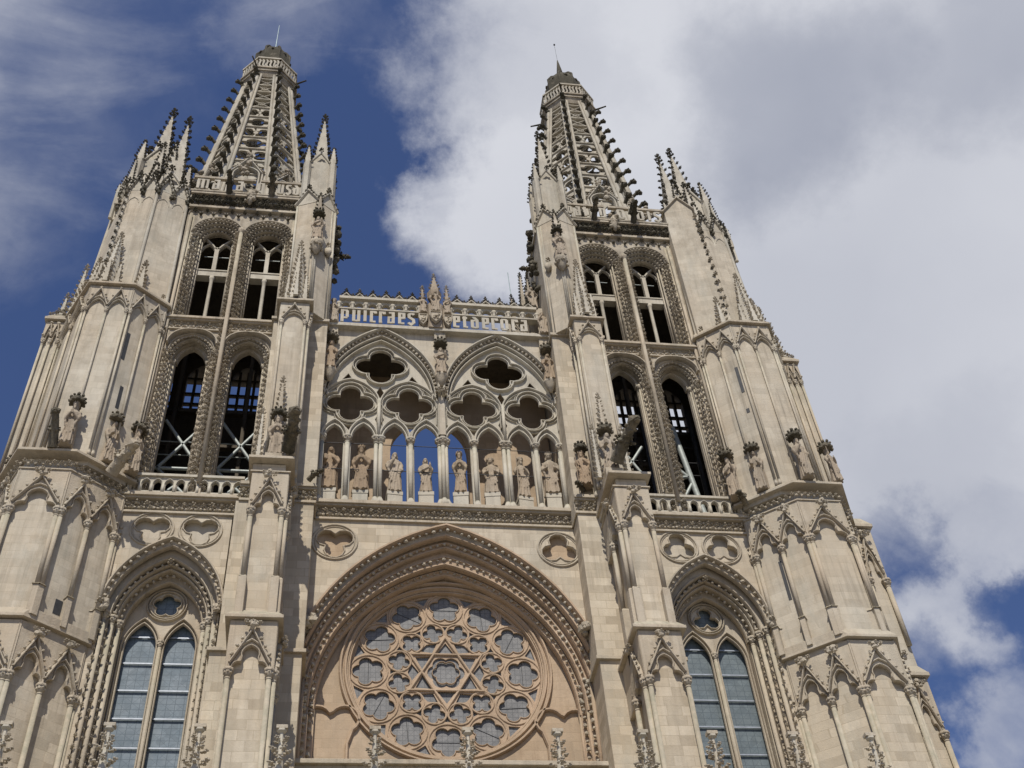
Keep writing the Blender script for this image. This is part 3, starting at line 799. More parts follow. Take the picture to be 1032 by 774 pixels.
# the spandrel wall with the two big hoods
a = MB()
bigs = [arch(cx, 40.6, 2.58, 4.25, 18) for cx in (-2.71, 2.71)]
outer = [(-5.27, 40.6)] + [(max(x, -5.255), z) for x, z in bigs[0]][1:-1] + [(-.13, 40.6)] + [(-.13, 38.5), (.13, 38.5)] + [(.13, 40.6)] + [(min(x, 5.255), z) for x, z in bigs[1]][1:-1] + [(5.27, 40.6), (5.27, 45.08), (-5.27, 45.08)]
a.plate(outer, [], -.03, .22)
a.build('gallery_spandrel_wall', 'smooth', front)
a, c = MB(), MB()
for cx in (-2.71, 2.71):
    h = arch(cx, 40.9, 2.62, 4.22, 18); a.strip(h, .13, -.28, .02)
    a.strip(arch(cx, 40.75, 2.45, 4.02, 18), .07, -.10, .1); a.strip(arch(cx, 40.7, 2.33, 3.86, 18), .08, .0, .26)
    for x, z, t in along(arch(cx, 40.9, 2.50, 4.06, 18), .24): c.knob(x, -.12, z, .075)
    for s in (-1, 1): c.leaf(cx + s * 2.6, -.2, 40.95, .34); 
o = a.build('gallery_hood', 'pale', front); c.build('leaf_carving', 'carved', o)
# tie rods across the lancets
for z in (38.1, 36.6):
    a = MB()
    for (x0, x1) in zip(COLX, COLX[1:]):
        a.tube([(x0, .38, z), (x1, .38, z)], .018, 5)
    a.build('tie_rod', 'darkmetal', gal)
# passage behind: floor, roof, rear wall with its own opening
a = MB()
a.box(-5.2, 5.2, .51, 2.9, 33.9, 34.34); a.build('gallery_floor', 'smooth', front)
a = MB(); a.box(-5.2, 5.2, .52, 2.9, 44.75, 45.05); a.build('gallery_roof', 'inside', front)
a = MB()
rear = arch(-.35, 39.9, 1.75, 2.2, 10, foot=34.40)
a.plate(rect(-5.24, 5.24, 34.34, 44.75), [rear], 2.5, 2.9); a.build('gallery_rear_wall', 'warm', front)

# --- inscription parapet
a = MB()
a.box(-5.24, 5.24, -.34, .5, 45.08, 45.24); a.build('parapet_ledge', 'pale', front)
for x0, x1, wd in ((-4.66, -1.05, 'pulcraes'), (.62, 4.36, 'etdecora')):
    a = MB(); a.box(x0 - .09, x1 + .3, -.325, -.275, 45.243, 45.30); o = a.build('inscription', 'pale', front); write(o, 'pale', wd, x0, x1, 45.42, .84, -.33, -.27, w=.145)
a, c = MB(), MB()
for u0, u1 in ((-4.75, -.95), (.55, 4.75)):
    a.box(u0, u1, -.36, .0, 46.29, 46.38)
    n = 6; st = (u1 - u0) / n; hs = []
    for k in range(n): hs.append(arch(u0 + st * (k + .5), 46.66, st * .32, st * .36, 6, foot=46.40))
    a.plate(rect(u0, u1, 46.36, 47.05), hs, -.22, .0)
    for k in range(n + 1): a.lathe([(.12, 46.36), (.07, 46.5), (.09, 46.72), (.13, 46.8)], u0 + st * k, -.26, 6)
    a.box(u0, u1, -.38, .05, 47.05, 47.22)
    for k in range(n): 
        q = u0 + st * (k + .5); g = [(q - st * .42, 47.26), (q, 47.62), (q + st * .42, 47.26)]
        a.strip(g, .09, -.26, -.1)
        for x, z, t in along(g, .16): c.leaf(x, -.18, z + .08, .17)
        finial(c, q, -.18, 47.52, .34)
        finial(c, q + st * .5, -.18, 47.2, .30)
o = a.build('parapet_arcade', 'pale', front); c.build('cresting', 'crust', o)
# coat of arms group in the middle of the parapet
a, c = MB(), MB()
a.box(-.95, .55, -.25, .25, 45.24, 47.1); a.prism([(-.5, -.42), (.1, -.42), (.25, -.1), (-.65, -.1)], 45.24, 47.0)
for cx, zt, w in ((-.2, 49.35, .30), (-.78, 48.35, .17), (.40, 48.45, .17)):
    crocket_spire(a, c, cx, -.12, zt - 1.25, zt, w, 4, step=.3, size=.15, tip=True); a.lathe([(w * 1.1, zt - 1.7), (w * 1.2, zt - 1.25)], cx, -.12, 6, smooth=False)
def shield(mb, cx, z, w, h, d):
    p = [(cx - w, z + h), (cx + w, z + h), (cx + w, z + h * .3), (cx + w * .7, z - h * .4), (cx, z - h), (cx - w * .7, z - h * .4), (cx - w, z + h * .3)]
    mb.plate(p, [], d, d + .12); mb.strip([((x - cx) * .85 + cx, (y - z) * .85 + z) for x, y in p], .05, d - .05, d, True)
    for q in range(7): mb.knob(cx + random.uniform(-w * .5, w * .5), d - .03, z + random.uniform(-h * .4, h * .6), .07)
shield(c, -.2, 45.78, .30, .42, -.60); shield(c, -.78, 45.75, .22, .42, -.42); shield(c, .40, 45.75, .22, .42, -.42)
o = a.build('coat_of_arms', 'statue2', front); c.build('shield_carving', 'carved', o)
statue((-.2, -.42, 46.2), 0, 1, .85, 'statue2', 'crowned stone figure above the shields at the middle of the blackletter parapet')
statue((-.78, -.34, 46.25), 0.2, 4, .62, 'statue2', 'small stone figure left of the crowned figure on the parapet shields')
statue((.40, -.34, 46.25), -0.2, 3, .62, 'statue2', 'small stone figure right of the crowned figure on the parapet shields')
for s in (-1, 1):
    statue((s * 4.98, -.25, 45.24), 0, 2 if s < 0 else 5, .85, 'statue2', ('small figure at the %s end of the blackletter parapet' % ('left' if s < 0 else 'right')))
# three figures under canopies between the gallery hoods
for x, lab, k in ((-4.98, 'ochre figure under a canopy left of the gallery arches', 4), (0, 'stone figure under a canopy between the two gallery arches', 3), (4.98, 'stone figure under a canopy right of the gallery arches', 1)):
    statue((x, -.30, 41.95), 0, k, .92, 'statue' if x else 'statue2', lab)
    canopy(front, x, -.30, 44.1, .32); a = MB(); a.lathe([(.06, 41.3), (.2, 41.6), (.3, 41.9), (.32, 41.97)], x, -.25, 8); a.build('statue_corbel', 'carved', front)
    a = MB(); a.box(x - .26, x + .26, -.22, -.04, 44.3, 45.08); a.build('canopy_block', 'carved', front)

# the eight kings
kl = ['ochre king holding an orb in the leftmost gallery arch', 'ochre king with praying hands in the second gallery arch from the left', 'grey robed king with slanting folds in the third gallery arch',
      'short robed king left of the middle gallery pier', 'slim ochre king with joined hands right of the middle gallery pier', 'short stout king with bent arms in the sixth gallery arch',
      'grey broken king in the seventh gallery arch', 'stout grey king folding his arms in the rightmost gallery arch']
kx = [-4.72, -3.42, -2.03, -.70, .76, 2.10, 3.42, 4.68]
kk = [1, 0, 5, 3, 0, 4, 2, 4]; ks = [1.08, 1.12, 1.03, .90, 1.04, .90, 1.0, 1.05]; kw = [.95, .92, .9, .88, .78, 1.05, .85, 1.0]
kp = [.80, .75, .75, .80, .85, .90, .75, 1.0]
for i in range(8):
    statue((kx[i], .62, 34.34), random.uniform(-.15, .15), kk[i], ks[i] * 1.17, 'statue' if i in (0, 1, 4) else 'statue2', kl[i], 'kings in the gallery', (.62, kp[i] + .35, 'pale'), wide=kw[i])

# --- lower facade (below the picture) and nave behind
a = MB()
hs = [arch(0, 6, 2.6, 4.6, 10, foot=.12), arch(-10.4, 5, 1.7, 3.2, 10, foot=.12), arch(10.4, 5, 1.7, 3.2, 10, foot=.12)]
a.plate(rect(-18.2, 18.2, .05, 18.6), hs, -4.0, -1.0)
a.box(-18.2, 18.2, -4.2, 2.0, 18.6, 18.9)
a.box(-18.2, 18.2, 2.0, 2.4, 0, 18.6)
low = a.build('portal_storey', 'ashlar', front)
for cx, w, h in ((0, 2.5, 9), (-10.4, 1.6, 7), (10.4, 1.6, 7)):
    a = MB(); a.box(cx - w, cx + w, -1.4, -1.2, .1, h + 1.4)
    for k in range(5): a.box(cx - w + k * w * .44 + .05, cx - w + k * w * .44 + .34 * w, -1.46, -1.4, .4, h)
    a.build('door', 'wood', front)
a = MB(); a.box(-5.2, 5.2, 3.2, 30, 0, 33.6); a.build('nave_block', 'smooth', front)
# gable finials that rise into view
for i, x in enumerate((-13.5, -10.6, -8.0, -5.6, -2.82, 0, 2.8, 5.5, 7.75, 10.4, 13.0)):
    a, c = MB(), MB()
    if i not in (): 
        a.box(x - .2, x + .2, -4.15, -3.75, 18.9, 19.5)
    a.strip([(x - .75, 18.9), (x - .42, 19.5), (x - .16, 20.0), (x, 20.5), (x + .16, 20.0), (x + .42, 19.5), (x + .75, 18.9)], .12, -4.1, -3.9)
    a.lathe([(.17, 19.4), (.13, 20.2), (.08, 20.9), (.06, 21.5), (.15, 21.56), (.15, 21.62)], x, -4, 6, smooth=False)
    c.prism([(x - .17, -4.12), (x + .17, -4.12), (x + .17, -3.88), (x - .17, -3.88)], 21.63, 21.74)
    for z, r, q in ((19.6, .36, .36), (20.05, .28, .31), (20.5, .24, .28), (20.9, .19, .24), (21.24, .15, .19)):
        for k in range(4):
            t = pi * k / 2 + z * 1.3; c.leaf(x + sin(t) * r * .55, -4 - cos(t) * r * .55, z, q * 1.25, ang=t)
    o = a.build('finial', 'pale', front); c.build('leaf_carving', 'carved', o)

# ================================================================== THE TOWERS
OCT1 = [(12.68, 2.4), (12.68, -.10), (14.62, -1.62), (16.42, -1.62), (17.62, .75), (17.62, 3)]
OCT2 = [(12.52, 2.4), (12.52, -.16), (14.38, -1.62), (16.22, -1.62), (17.55, .75), (17.55, 3)]
OCT3 = [(12.50, 2.4), (12.50, -.38), (13.86, -1.48), (15.74, -1.48), (17.1, .85), (17.1, 3)]
OCT4 = [(12.55, 2.4), (12.62, -.25), (14.15, -.80), (15.7, -.62), (16.7, .95), (16.7, 3)]

def cap_slab(parent, poly, z, proj, mir, th=.16, slope=.45, inner=None, mat='trim', name='string_course'):
    a = MB(F0, mir)
    a.prism(offset_poly(poly, proj), z - .10, z + th - .14)
    if slope: a.prism(offset_poly(poly, proj * .98), z + th - .14, z + th - .14 + slope, offset_poly(inner or poly, .03))
    return a.build(name, mat, parent)

def pointed_window_wall(mb, x0, x1, z0, z1, arches, d0, d1):
    mb.plate(rect(x0, x1, z0, z1), arches, d0, d1)

def tower(s):
    side = 'left' if s < 0 else 'right'
    T = thing('bell_tower', ('left' if s < 0 else 'right') + (' Gothic bell tower, its openwork spire against deep blue sky' if s < 0 else ' Gothic bell tower, its openwork spire against white cloud'), 'tower', (s * 10.6, 5.5, 0))
    mk = lambda fr=F0: MB(fr, s)
    # ---------------- core walls
    a = mk()
    a.box(5.3, 6.1, 1.7, 12, 0, 54); a.box(16.2, 17.4, 1.0, 12, 0, 45.5); a.box(16.0, 16.3, 1.7, 12, 45.5, 54)          # inner and outer side walls
    a.box(6.1, 16.2, 11.99, 12.4, 0, 34); a.build('side_wall', 'smooth', T)
    a = mk()  # rear wall, open in two storeys
    hs = [arch(cx, 51.9, .85, 1.3, 8, foot=49.3) for cx in (7.5, 9.7, 12.1, 14.5)]
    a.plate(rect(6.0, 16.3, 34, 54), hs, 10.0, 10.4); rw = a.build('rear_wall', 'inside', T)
    a = mk()
    for cx in (7.5, 9.7, 12.1, 14.5):
        for q in (-.42, -.05, .4): a.box(cx + q - .07, cx + q + .07, 10.1, 10.3, 49.3, 52.9)
        for z in (50.1, 50.9, 52.1): a.box(cx - .85, cx + .85, 10.12, 10.28, z, z + .16)
    for z in (37.2, 40.3, 43.4, 46.8): a.box(6.3, 16.0, 4.5 + (z - 37) * .3, 4.8 + (z - 37) * .3, z, z + .25)
    for x in (7.6, 9.0, 10.6, 12.4): a.box(x, x + .18, 6.0, 6.2, 35, 52)
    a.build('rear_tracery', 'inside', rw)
    a = mk(); a.box(6.1, 16.2, 1.6, 12.0, 34.0, 34.3); a.box(6.1, 16.2, 1.6, 12.0, 53.7, 54.0)
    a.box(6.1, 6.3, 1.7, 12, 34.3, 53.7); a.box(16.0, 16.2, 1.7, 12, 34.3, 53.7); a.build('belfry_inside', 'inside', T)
    # dark back for the lower chamber window
    # ---------------- side bay with the big window, z 19 - 33.4
    wx = 10.42
    a = mk()
    ha = arch(wx, 28.75, 2.02, 3.15, 14)
    f1 = foil(11.30, 32.66, 3, .36, .37, radians(-90 if s < 0 else 90)); f2 = foil(9.48, 32.66, 3, .36, .37, radians(-90 if s < 0 else 90))
    a.plate(rect(8.35, 12.75, 18.9, 33.45), [[(wx - 2.02, 19.0)] + ha + [(wx + 2.02, 19.0)], f1, f2], 0, .22)
    bay = a.build('window_bay_wall', 'ashlar', T)
    a = mk(); a.box(8.5, 12.6, .223, .32, 31.9, 33.4); a.build('blind_foil_back', 'smooth', T)
    for cx in (11.30, 9.48):
        a = mk(); a.strip(circle(cx, 32.66, .80, 36), .09, -.06, .04, True); a.strip(circle(cx, 32.66, .71, 36), .045, -.03, .04, True)
        a.strip(foil(cx, 32.66, 3, .36, .37, radians(-90 if s < 0 else 90)), .06, -.045, .05, True); a.build('blind_trefoil', 'trim', T)
    w = mk(); c = mk()
    ar = [arch(wx, 28.75, q, h, 14) for q, h in ((2.02, 3.15), (1.80, 2.80), (1.60, 2.45), (1.42, 2.12))]
    for i in range(3):
        p = ar[i + 1]; q = ar[i + 1][-1][0] - wx
        w.plate(rect(8.36, 12.72, 18.9, 33.3), [[(wx - q, 19.0)] + p + [(wx + q, 19.0)]], .34 + .30 * i, .62 + .30 * i)
    w.strip(arch(wx, 28.9, 2.16, 3.28, 14), .13, -.22, .05)
    for p, d in ((ar[0], -.03), (ar[1], .26), (arch(wx, 28.75, 1.68, 2.60, 14), .44), (ar[2], .56), (ar[3], .88)):
        w.strip(p, .085, d, d + .2)
    for q, d in ((1.93, .12), (1.70, .42), (1.50, .74)):
        for m in (-1, 1):
            shaft(w, wx + m * q, d, 19, 28.5, .085); capital(w, c, wx + m * q, d, 28.8, .085)
    for q, d in ((2.02, .02), (1.81, .27), (1.60, .58), ):
        for m in (-1, 1):
            z = 19.3
            while z < 28.3: c.leaf(wx + m * q, d, z, .19, ang=random.uniform(-.5, .5), tilt=random.uniform(-.5, .5)); z += .36 * random.uniform(.85, 1.15)
    for q, h, d, sz, st in ((2.08, 3.19, -.13, .075, .34), (1.68, 2.58, .42, .07, .30), (1.49, 2.24, .74, .06, .27)):
        for x, z, t in along(arch(wx, 28.8, q, h, 14), st): c.knob(x, d, z, sz)
    for m in (-1, 1): c.leaf(wx + m * 2.12, -.16, 28.95, .36)
    c.leaf(wx, .4, 31.3, .3)
    o = w.build('lancet_window', 'trim', T); c.build('leaf_carving', 'carved', o)
    t = mk()
    hs = [arch(wx + q * .70, 28.05, .58, 1.12, 10, foot=19.1) for q in (-1, 1)] + [foil(wx, 29.98, 5 if s < 0 else 3, .30, .235 if s < 0 else .28, pi / 2, 6)]
    outer = [(wx - 1.45, 19.0)] + arch(wx, 28.75, 1.45, 2.16, 14) + [(wx + 1.45, 19.0)]
    t.plate(outer, hs, 1.24, 1.36)
    for h in hs[:2]: t.strip(h, .07, 1.16, 1.27)
    t.strip(foil(wx, 29.98, 5 if s < 0 else 3, .30, .235 if s < 0 else .28, pi / 2, 6), .05, 1.17, 1.27, True); t.strip(circle(wx, 29.98, .62, 28), .06, 1.14, 1.27, True); t.strip(circle(wx, 29.98, .72, 28), .05, 1.12, 1.27, True)
    for q in (-1, 1): t.strip(arch(wx + q * .70, 28.05, .66, 1.28, 10, foot=19.1), .06, 1.10, 1.26)
    shaft(t, wx, 1.14, 19, 28.1, .075); capital(t, t, wx, 1.14, 28.3, .07)
    t.build('window_tracery', 'trim', o)
    g = mk(); g.box(wx - 1.4, wx + 1.4, 1.46, 1.50, 19, 30.9); g.build('glass', 'glass_left' if s < 0 else 'glass_right', o)
    for q in (-1, 1):
        z = 19.6
        while z < 28.8: 
            g = mk(); g.box(wx + q * .7 - .56, wx + q * .7 + .56, 1.38, 1.42, z, z + .055)
            z += 1.13; g.build('glazing_bar', 'glazebar', o)
    # cornice and small balustrade over the bay
    leaf_cornice(F0, s, 7.95, 12.75, 33.42, 34.32, .30, T, dback=1.6)
    a = mk(); hs = []; n = 10; u0, u1 = 8.05, 12.5; st = (u1 - u0) / n
    for k in range(n): hs.append(arch(u0 + st * (k + .5), 34.82, st * .33, st * .5, 6, foot=34.48))
    a.plate(rect(u0, u1, 34.34, 35.2), hs, -.18, -.04); a.box(u0, u1, -.28, .02, 35.2, 35.32)
    for k in range(n + 1): a.lathe([(.07, 34.34), (.05, 34.9)], u0 + st * k, -.2, 6)
    for k in range(n): a.strip(arch(u0 + st * (k + .5), 34.82, st * .42, st * .62, 6), .045, -.23, -.16)
    a.build('balustrade', 'pale', T)
    # ---------------- louvre storey z 34.3 - 45.2, upper storey 45.2 - 53.9
    def belfry_wall(z0, z1, arches_fn, nord, stp):
        w = mk(); hs0 = arches_fn(0)
        w.plate(rect(7.2, 12.62, z0, z1), hs0, .0, .14)
        for k in range(1, nord): w.plate(rect(7.25, 12.6, z0, z1 - .02), arches_fn(k), .143 + stp * (k - 1), .14 + stp * k)
        return w
    cxs = (8.68, 11.15)
    def lo(k): q = .98 - .105 * k; h = [1.26, 1.24, 1.20, 1.16][k]; return [arch(cx, 42.85, q, h, 10, foot=34.45) for cx in cxs]
    w = belfry_wall(34.35, 43.60 + 1.6, lo, 4, .20)
    c = mk()
    for cx in cxs:
        w.strip(arch(cx, 43.35, 1.08, .92, 12), .12, -.30, .05); w.strip(arch(cx, 43.1, .98, 1.08, 12), .06, -.08, .12); w.strip(arch(cx, 42.85, .86, 1.16, 12), .05, .08, .3); w.strip(arch(cx, 42.85, .64, 1.07, 12), .07, .5, .8)
        for m in (-1, 1):
            for q, d in ((1.13, -.06), (.98, .10), (.85, .26), (.73, .44)):
                shaft(w, cx + m * q, d, 34.4, 42.6, .045, 6); w.lathe([(.05, 42.55), (.1, 42.75), (.1, 42.85)], cx + m * q, d, 6)
            for q, d, sz in ((1.06, -.14, .24), (.92, -.02, .23), (.79, .14, .20)):
                z = 34.7 + random.uniform(0, .1)
                while z < 43: c.leaf(cx + m * q, d, z, sz, ang=m * random.uniform(-.2, .7), tilt=random.uniform(-.5, .5)); z += .33 * random.uniform(.88, 1.12)
        for q, h, d in ((.92, 1.20, .0), (.78, 1.14, .2)):
            for x, z, t in along(arch(cx, 42.9, q, h, 12), .2): c.knob(x, d, z, .065)
    o = w.build('louvre_storey_wall', 'carved', T); c.build('leaf_carving', 'carved', o)
    # leaf band between the storeys
    leaf_cornice(F0, s, 7.2, 12.6, 44.45, 45.22, .26, T, name='storey_band', dback=.1, step=.32)
    cx2 = (8.46, 10.98)
    def hi(k): q = 1.24 - .125 * k; h = [1.28, 1.16, 1.02, .88, .76][k]; return [arch(cx, 51.95, q, h, 10, foot=45.5) for cx in cx2]
    w = belfry_wall(45.22, 53.95, hi, 5, .155); c = mk()
    for cx in cx2:
        w.strip(arch(cx, 52.0, 1.26, 1.32, 12), .10, -.10, .05)
        for q, h, d in ((1.14, 1.16, -.04), (1.0, 1.02, .08), (.86, .86, .22), (.72, .70, .38)): w.strip(arch(cx, 51.95, q, h, 12), .06, d, d + .2)
        for q, h, d in ((1.18, 1.2, -.06), (1.02, 1.04, .06), (.88, .88, .20), (.74, .72, .36)):
            for x, z, t in along(arch(cx, 51.95, q, h, 12), .20): c.knob(x, d, z, .062)
        for m in (-1, 1):
            for q, d in ((1.22, -.07), (1.08, .04), (.95, .18), (.82, .34), (.75, .50)):
                shaft(w, cx + m * q, d, 45.25, 51.9, .042, 6)
            for q, d, sz in ((1.15, -.10, .23), (1.01, -.01, .22), (.88, .12, .20)):
                z = 45.5 + random.uniform(0, .1)
                while z < 52: c.leaf(cx + m * q, d, z, sz, ang=m * random.uniform(-.2, .7), tilt=random.uniform(-.5, .5)); z += .33 * random.uniform(.88, 1.12)
    ow = w.build('upper_storey_wall', 'carved', T); c.build('leaf_carving', 'carved', ow)
    # two-light infill with a transom and a forked mullion
    for cx in cx2:
        t = mk()
        t.box(cx - .74, cx + .74, .70, 1.1, 45.3, 45.62)
        t.box(cx - .76, cx + .76, .60, 1.0, 49.35, 49.72); t.box(cx - .78, cx + .78, .56, 1.0, 49.72, 49.80)
        t.lathe([(.16, 45.6), (.16, 45.85), (.11, 46.0), (.095, 46.2), (.09, 49.0), (.12, 49.2), (.17, 49.35)], cx, .74, 10)
        t.box(cx - .10, cx + .10, .66, .88, 49.8, 51.75)
        for m in (-1, 1):
            t.strip([(cx + m * .02, 51.6), (cx + m * .26, 52.0), (cx + m * .66, 52.5)], .15, .66, .88)
            t.strip(arch(cx + m * .42, 51.55, .31, .50, 7), .06, .70, .86)
        t.build('forked_mullion', 'pale', ow)
        for zb in (51.3, 46.4):
            pass
    for cx in cx2:
        for z in (51.35, 46.35): t = mk(); t.tube([(cx - .6, 1.0, z), (cx + .6, 1.0, z)], .03, 5); t.build('cross_rail', 'steel', ow)
    # sill ledge of the upper windows
    # centre shaft running up between the windows
    a = mk(); cm = 9.80
    shaft(a, cm, -.30, 34.9, 51.9, .10, 10)
    a.box(cm - .1, cm + .1, -.22, .02, 34.35, 51.8); a.lathe([(.10, 51.7), (.17, 51.95), (.17, 52.05), (.04, 52.3)], cm, -.28, 8)
    c = mk()
    z = 35.4
    while z < 52:
        for m in (-1, 1): c.leaf(cm + m * .19, -.10, z, .22, ang=m * .4)
        z += .30
    o = a.build('centre_shaft', 'trim', T); c.build('leaf_carving', 'carved', o)
    a = mk(); shaft(a, 12.42, -.12, 34.5, 53.4, .08, 8); shaft(a, 12.3, .02, 34.5, 53.4, .06, 8); shaft(a, 7.3, -.1, 45.3, 53.4, .07, 8); a.build('corner_shaft', 'trim', T)
    # ---------------- crown of the tower: blind frieze, leafy cornice, letter balustrade
    a, c = mk(), mk()
    n = 9; u0, u1 = 7.0, 12.6; st = (u1 - u0) / n
    for k in range(n):
        a.strip(arch(u0 + st * (k + .5), 53.55, st * .46, st * .55, 6), .055, -.07, .03)
        c.knob(u0 + st * k, -.1, 53.5, .09)
        c.leaf(u0 + st * (k + .5), -.05, 53.75, .26)
    a.box(u0, u1, -.22, 1.2, 53.95, 54.12)
    a.box(u0, u1, -.10, 1.2, 54.12, 54.85); a.box(u0, u1, -.45, 1.2, 54.85, 55.02)
    u = u0 + .1
    while u < u1:
        for q in range(3): c.leaf(u + random.uniform(-.06, .06), -.16, 54.3 + q * .2, .32, tilt=random.uniform(-.6, .6))
        c.knob(u + .1, -.28, 54.45, .12); u += .27
    o = a.build('crown_cornice', 'trim', T); c.build('leaf_carving', 'crust', o)
    a = mk()
    for k, (x0, x1) in enumerate(((7.1, 9.2), (9.45, 10.6), (10.85, 12.6))):
        a.box(x0, x1, -.50, -.32, 56.2, 56.36)
    a.box(7.0, 12.65, -.48, -.34, 55.022, 55.14)
    bal = a.build('letter_balustrade', 'carved', T)
    seg = [(-12.5, -10.4, 'agnu'), (-10.2, -9.45, 's'), (-9.3, -7.15, 'dei')] if False else None
    if s < 0: words = ((-12.45, -11.1, 'ma'), (-10.45, -9.9, 'a'), (-9.35, -8.85, 'g'), (-8.3, -7.1, 'usd'))
    else: words = ((7.1, 8.35, 'pax'), (8.9, 9.4, 'v'), (9.85, 10.5, 'o'), (10.95, 12.5, 'bis'))
    for x0, x1, wd in words: write(bal, 'pale', wd, x0, x1, 55.28, .88, -.46, -.39, w=.145)
    for x in (8.15, 9.32, 10.73, 12.0):
        pass
    gargoyle(T, s * 10.72, -.35, 55.0, 0, -.80, .45, 1.25, .17, 'crust'); gargoyle(T, s * 8.55, -.35, 55.0, 0, -.80, .45, 1.25, .17, 'crust')
    c = mk(); 
    for k in range(34): q = random.uniform(-.55, .6); c.knob(9.6 + random.uniform(-.22, .22), -.45 + random.uniform(-.12, .12), 54.9 + q, .11)
    c.lathe([(.05, 54.1), (.16, 54.5), (.2, 54.9), (.16, 55.3)], 9.6, -.45, 8); c.build('balcony_corbel', 'carved', T)
    # four-sided terrace behind the balustrade
    a = mk(); a.box(6.0, 16.4, .2, 12.3, 54.3, 54.9)
    a.box(6.0, 6.2, 1.0, 12.2, 54.9, 56.2); a.box(6.0, 16.4, 12.0, 12.2, 54.9, 56.2); a.build('terrace', 'smooth', T)
    # ---------------- the spire
    sx, sy = 10.6, 6.5
    Z0, ZT = 56.2, 78.0
    Rz = lambda z: 1.62 + (78.0 - z) * .1165
    def octp(R): return [(sx + R * cos(radians(22.5 + 45 * k)), sy + R * sin(radians(22.5 + 45 * k))) for k in range(8)]
    a = MB(F0, s)
    a.prism(octp(Rz(56) + .1), 54.9, 56.4); sp = a.build('spire', 'pale', T)
    levels = [Z0, 58.4, 60.6, 62.8, 64.5, 66.2, 67.8, 69.3, 70.8, 72.2, 73.5, 74.7, 75.8, 76.8, ZT]
    class Face(MB):     # u metres along the leaning face, d into the spire
        def __init__(q, ang):
            super().__init__(F0, s); q.a = ang
        def P(q, u, d, z):
            R = Rz(z) * cos(pi / 8) - .10 - d
            return (s * (sx + R * cos(q.a) - u * sin(q.a)), sy + R * sin(q.a) + u * cos(q.a), z)
    for k in range(8):
        t0 = radians(22.5 + 45 * k); t1 = t0 + radians(45)
        r = MB(F0, s)
        def rp(z, t, dr=0): R = Rz(z) + dr; return (sx + R * cos(t), sy + R * sin(t), z)
        for dt, dr, rad in ((0, 0, .20), (.06, -.06, .12), (-.06, -.06, .12)):
            r.tube([rp(56.2, t0 + dt * 1.0, dr), rp(67, t0 + dt * 1.4, dr), rp(78.2, t0 + dt * 2.2, dr)], rad, 7, r2=rad * .72)
        rib = r.build('rib', 'pale', sp)
        z = 57.0
        while z < 77.4:
            c = MB(F0, s)
            ang = t0 + pi / 2
            sz = .60 + .22 * (78 - z) / 22
            px, py = sx + Rz(z) * cos(t0), sy + Rz(z) * sin(t0)
            o3 = lambda e, h: (px + e * sz * cos(t0), py + e * sz * sin(t0), z + h * sz)
            c.tube([o3(0, -.40), o3(.25, -.14), o3(.50, .12), o3(.74, .26), o3(.92, .20)], .17 * sz, 7, r2=.15 * sz)
            for q in (-1, 1): c.tube([(o3(.62, .16)[0] - q * .05 * sin(t0), o3(.62, .16)[1] + q * .05 * cos(t0), z + .15 * sz), (o3(.95, .4)[0] - q * .20 * sz * sin(t0), o3(.95, .4)[1] + q * .20 * sz * cos(t0), z + .34 * sz)], .13 * sz, 6, r2=.09 * sz)
            c.blob(KNOB[k % 5], *o3(.92, .12), (.26 * sz, .24 * sz, .27 * sz), ang)
            c.blob(KNOB[(k + 2) % 5], *o3(.66, .36), (.21 * sz, .21 * sz, .20 * sz), ang)
            c.build('crocket', 'crust', rib)
            z += 1.36
        # openwork of one face: cross bars and pierced slabs between them
        am = (t0 + t1) / 2
        f = Face(am)
        hw = lambda z: Rz(z) * sin(pi / 8) - .08
        for i, z in enumerate(levels[:-1]):
            z1 = levels[i + 1]; h = z1 - z
            f.strip([(-hw(z), z), (hw(z), z)], .17, -.10, .16)
            zm = (z + z1) / 2; wm = hw(zm)
            trap = [(-hw(z), z + .05), (hw(z), z + .05), (hw(z1), z1 - .05), (-hw(z1), z1 - .05)]
            if i >= 9:
                f.strip([(-hw(z), z), (hw(z1), z1)], .10, -.02, .12); f.strip([(hw(z), z), (-hw(z1), z1)], .10, .0, .13)
                if i % 2: f.strip([(x * 1.0, zz) for x, zz in circle(0, zm, .20, 10)], .07, -.04, .1, True)
            elif i >= 3:
                if i in (4, 6, 8):
                    hs = [[(cx_ + (x - cx_) * wm / .80 * (1.0 if i == 8 else 1.0), zz) for x, zz in foil(cx_, zm, 4, h * .19, h * .155, 0, 5)] for cx_ in ((-wm * .48, wm * .48))]
                    hs += [[(0, z1 - .10), (wm * .20, z1 - .1), (0, zm + h * .12)], [(0, z + .10), (wm * .2, z + .1), (0, zm - h * .12)]]
                else:
                    hs = [[(x * wm / .62, zz) for x, zz in foil(0, zm, 4, h * .20, h * .175, 0, 6)]]
                    for m in (-1, 1):
                        for v in (-1, 1): hs.append([(m * wm * .90, zm + v * h * .38), (m * wm * .90, zm + v * h * .12), (m * wm * .62, zm + v * h * .38)])
                f.plate(trap, hs, .0, .14)
            else:
                # tall cusped openings near the foot
                f.strip([(0, z), (0, z1)], .15, -.06, .14)
                for m in (-1, 1):
                    w_ = wm / 2 - .08
                    f.plate([(m * wm / 2 - w_ - .1, z1 - h * .55), (m * wm / 2 - w_ - .1, z1), (m * wm / 2 + w_ + .1, z1), (m * wm / 2 + w_ + .1, z1 - h * .55)] + [(x, zz) for x, zz in arch(m * wm / 2, z1 - h * .55, w_, h * .38, 7)][::-1], [], .0, .14)
        f.build('openwork_panel', 'pale', sp)
        # gablet with its arch, standing over the terrace
        d = Face(am); c = Face(am)
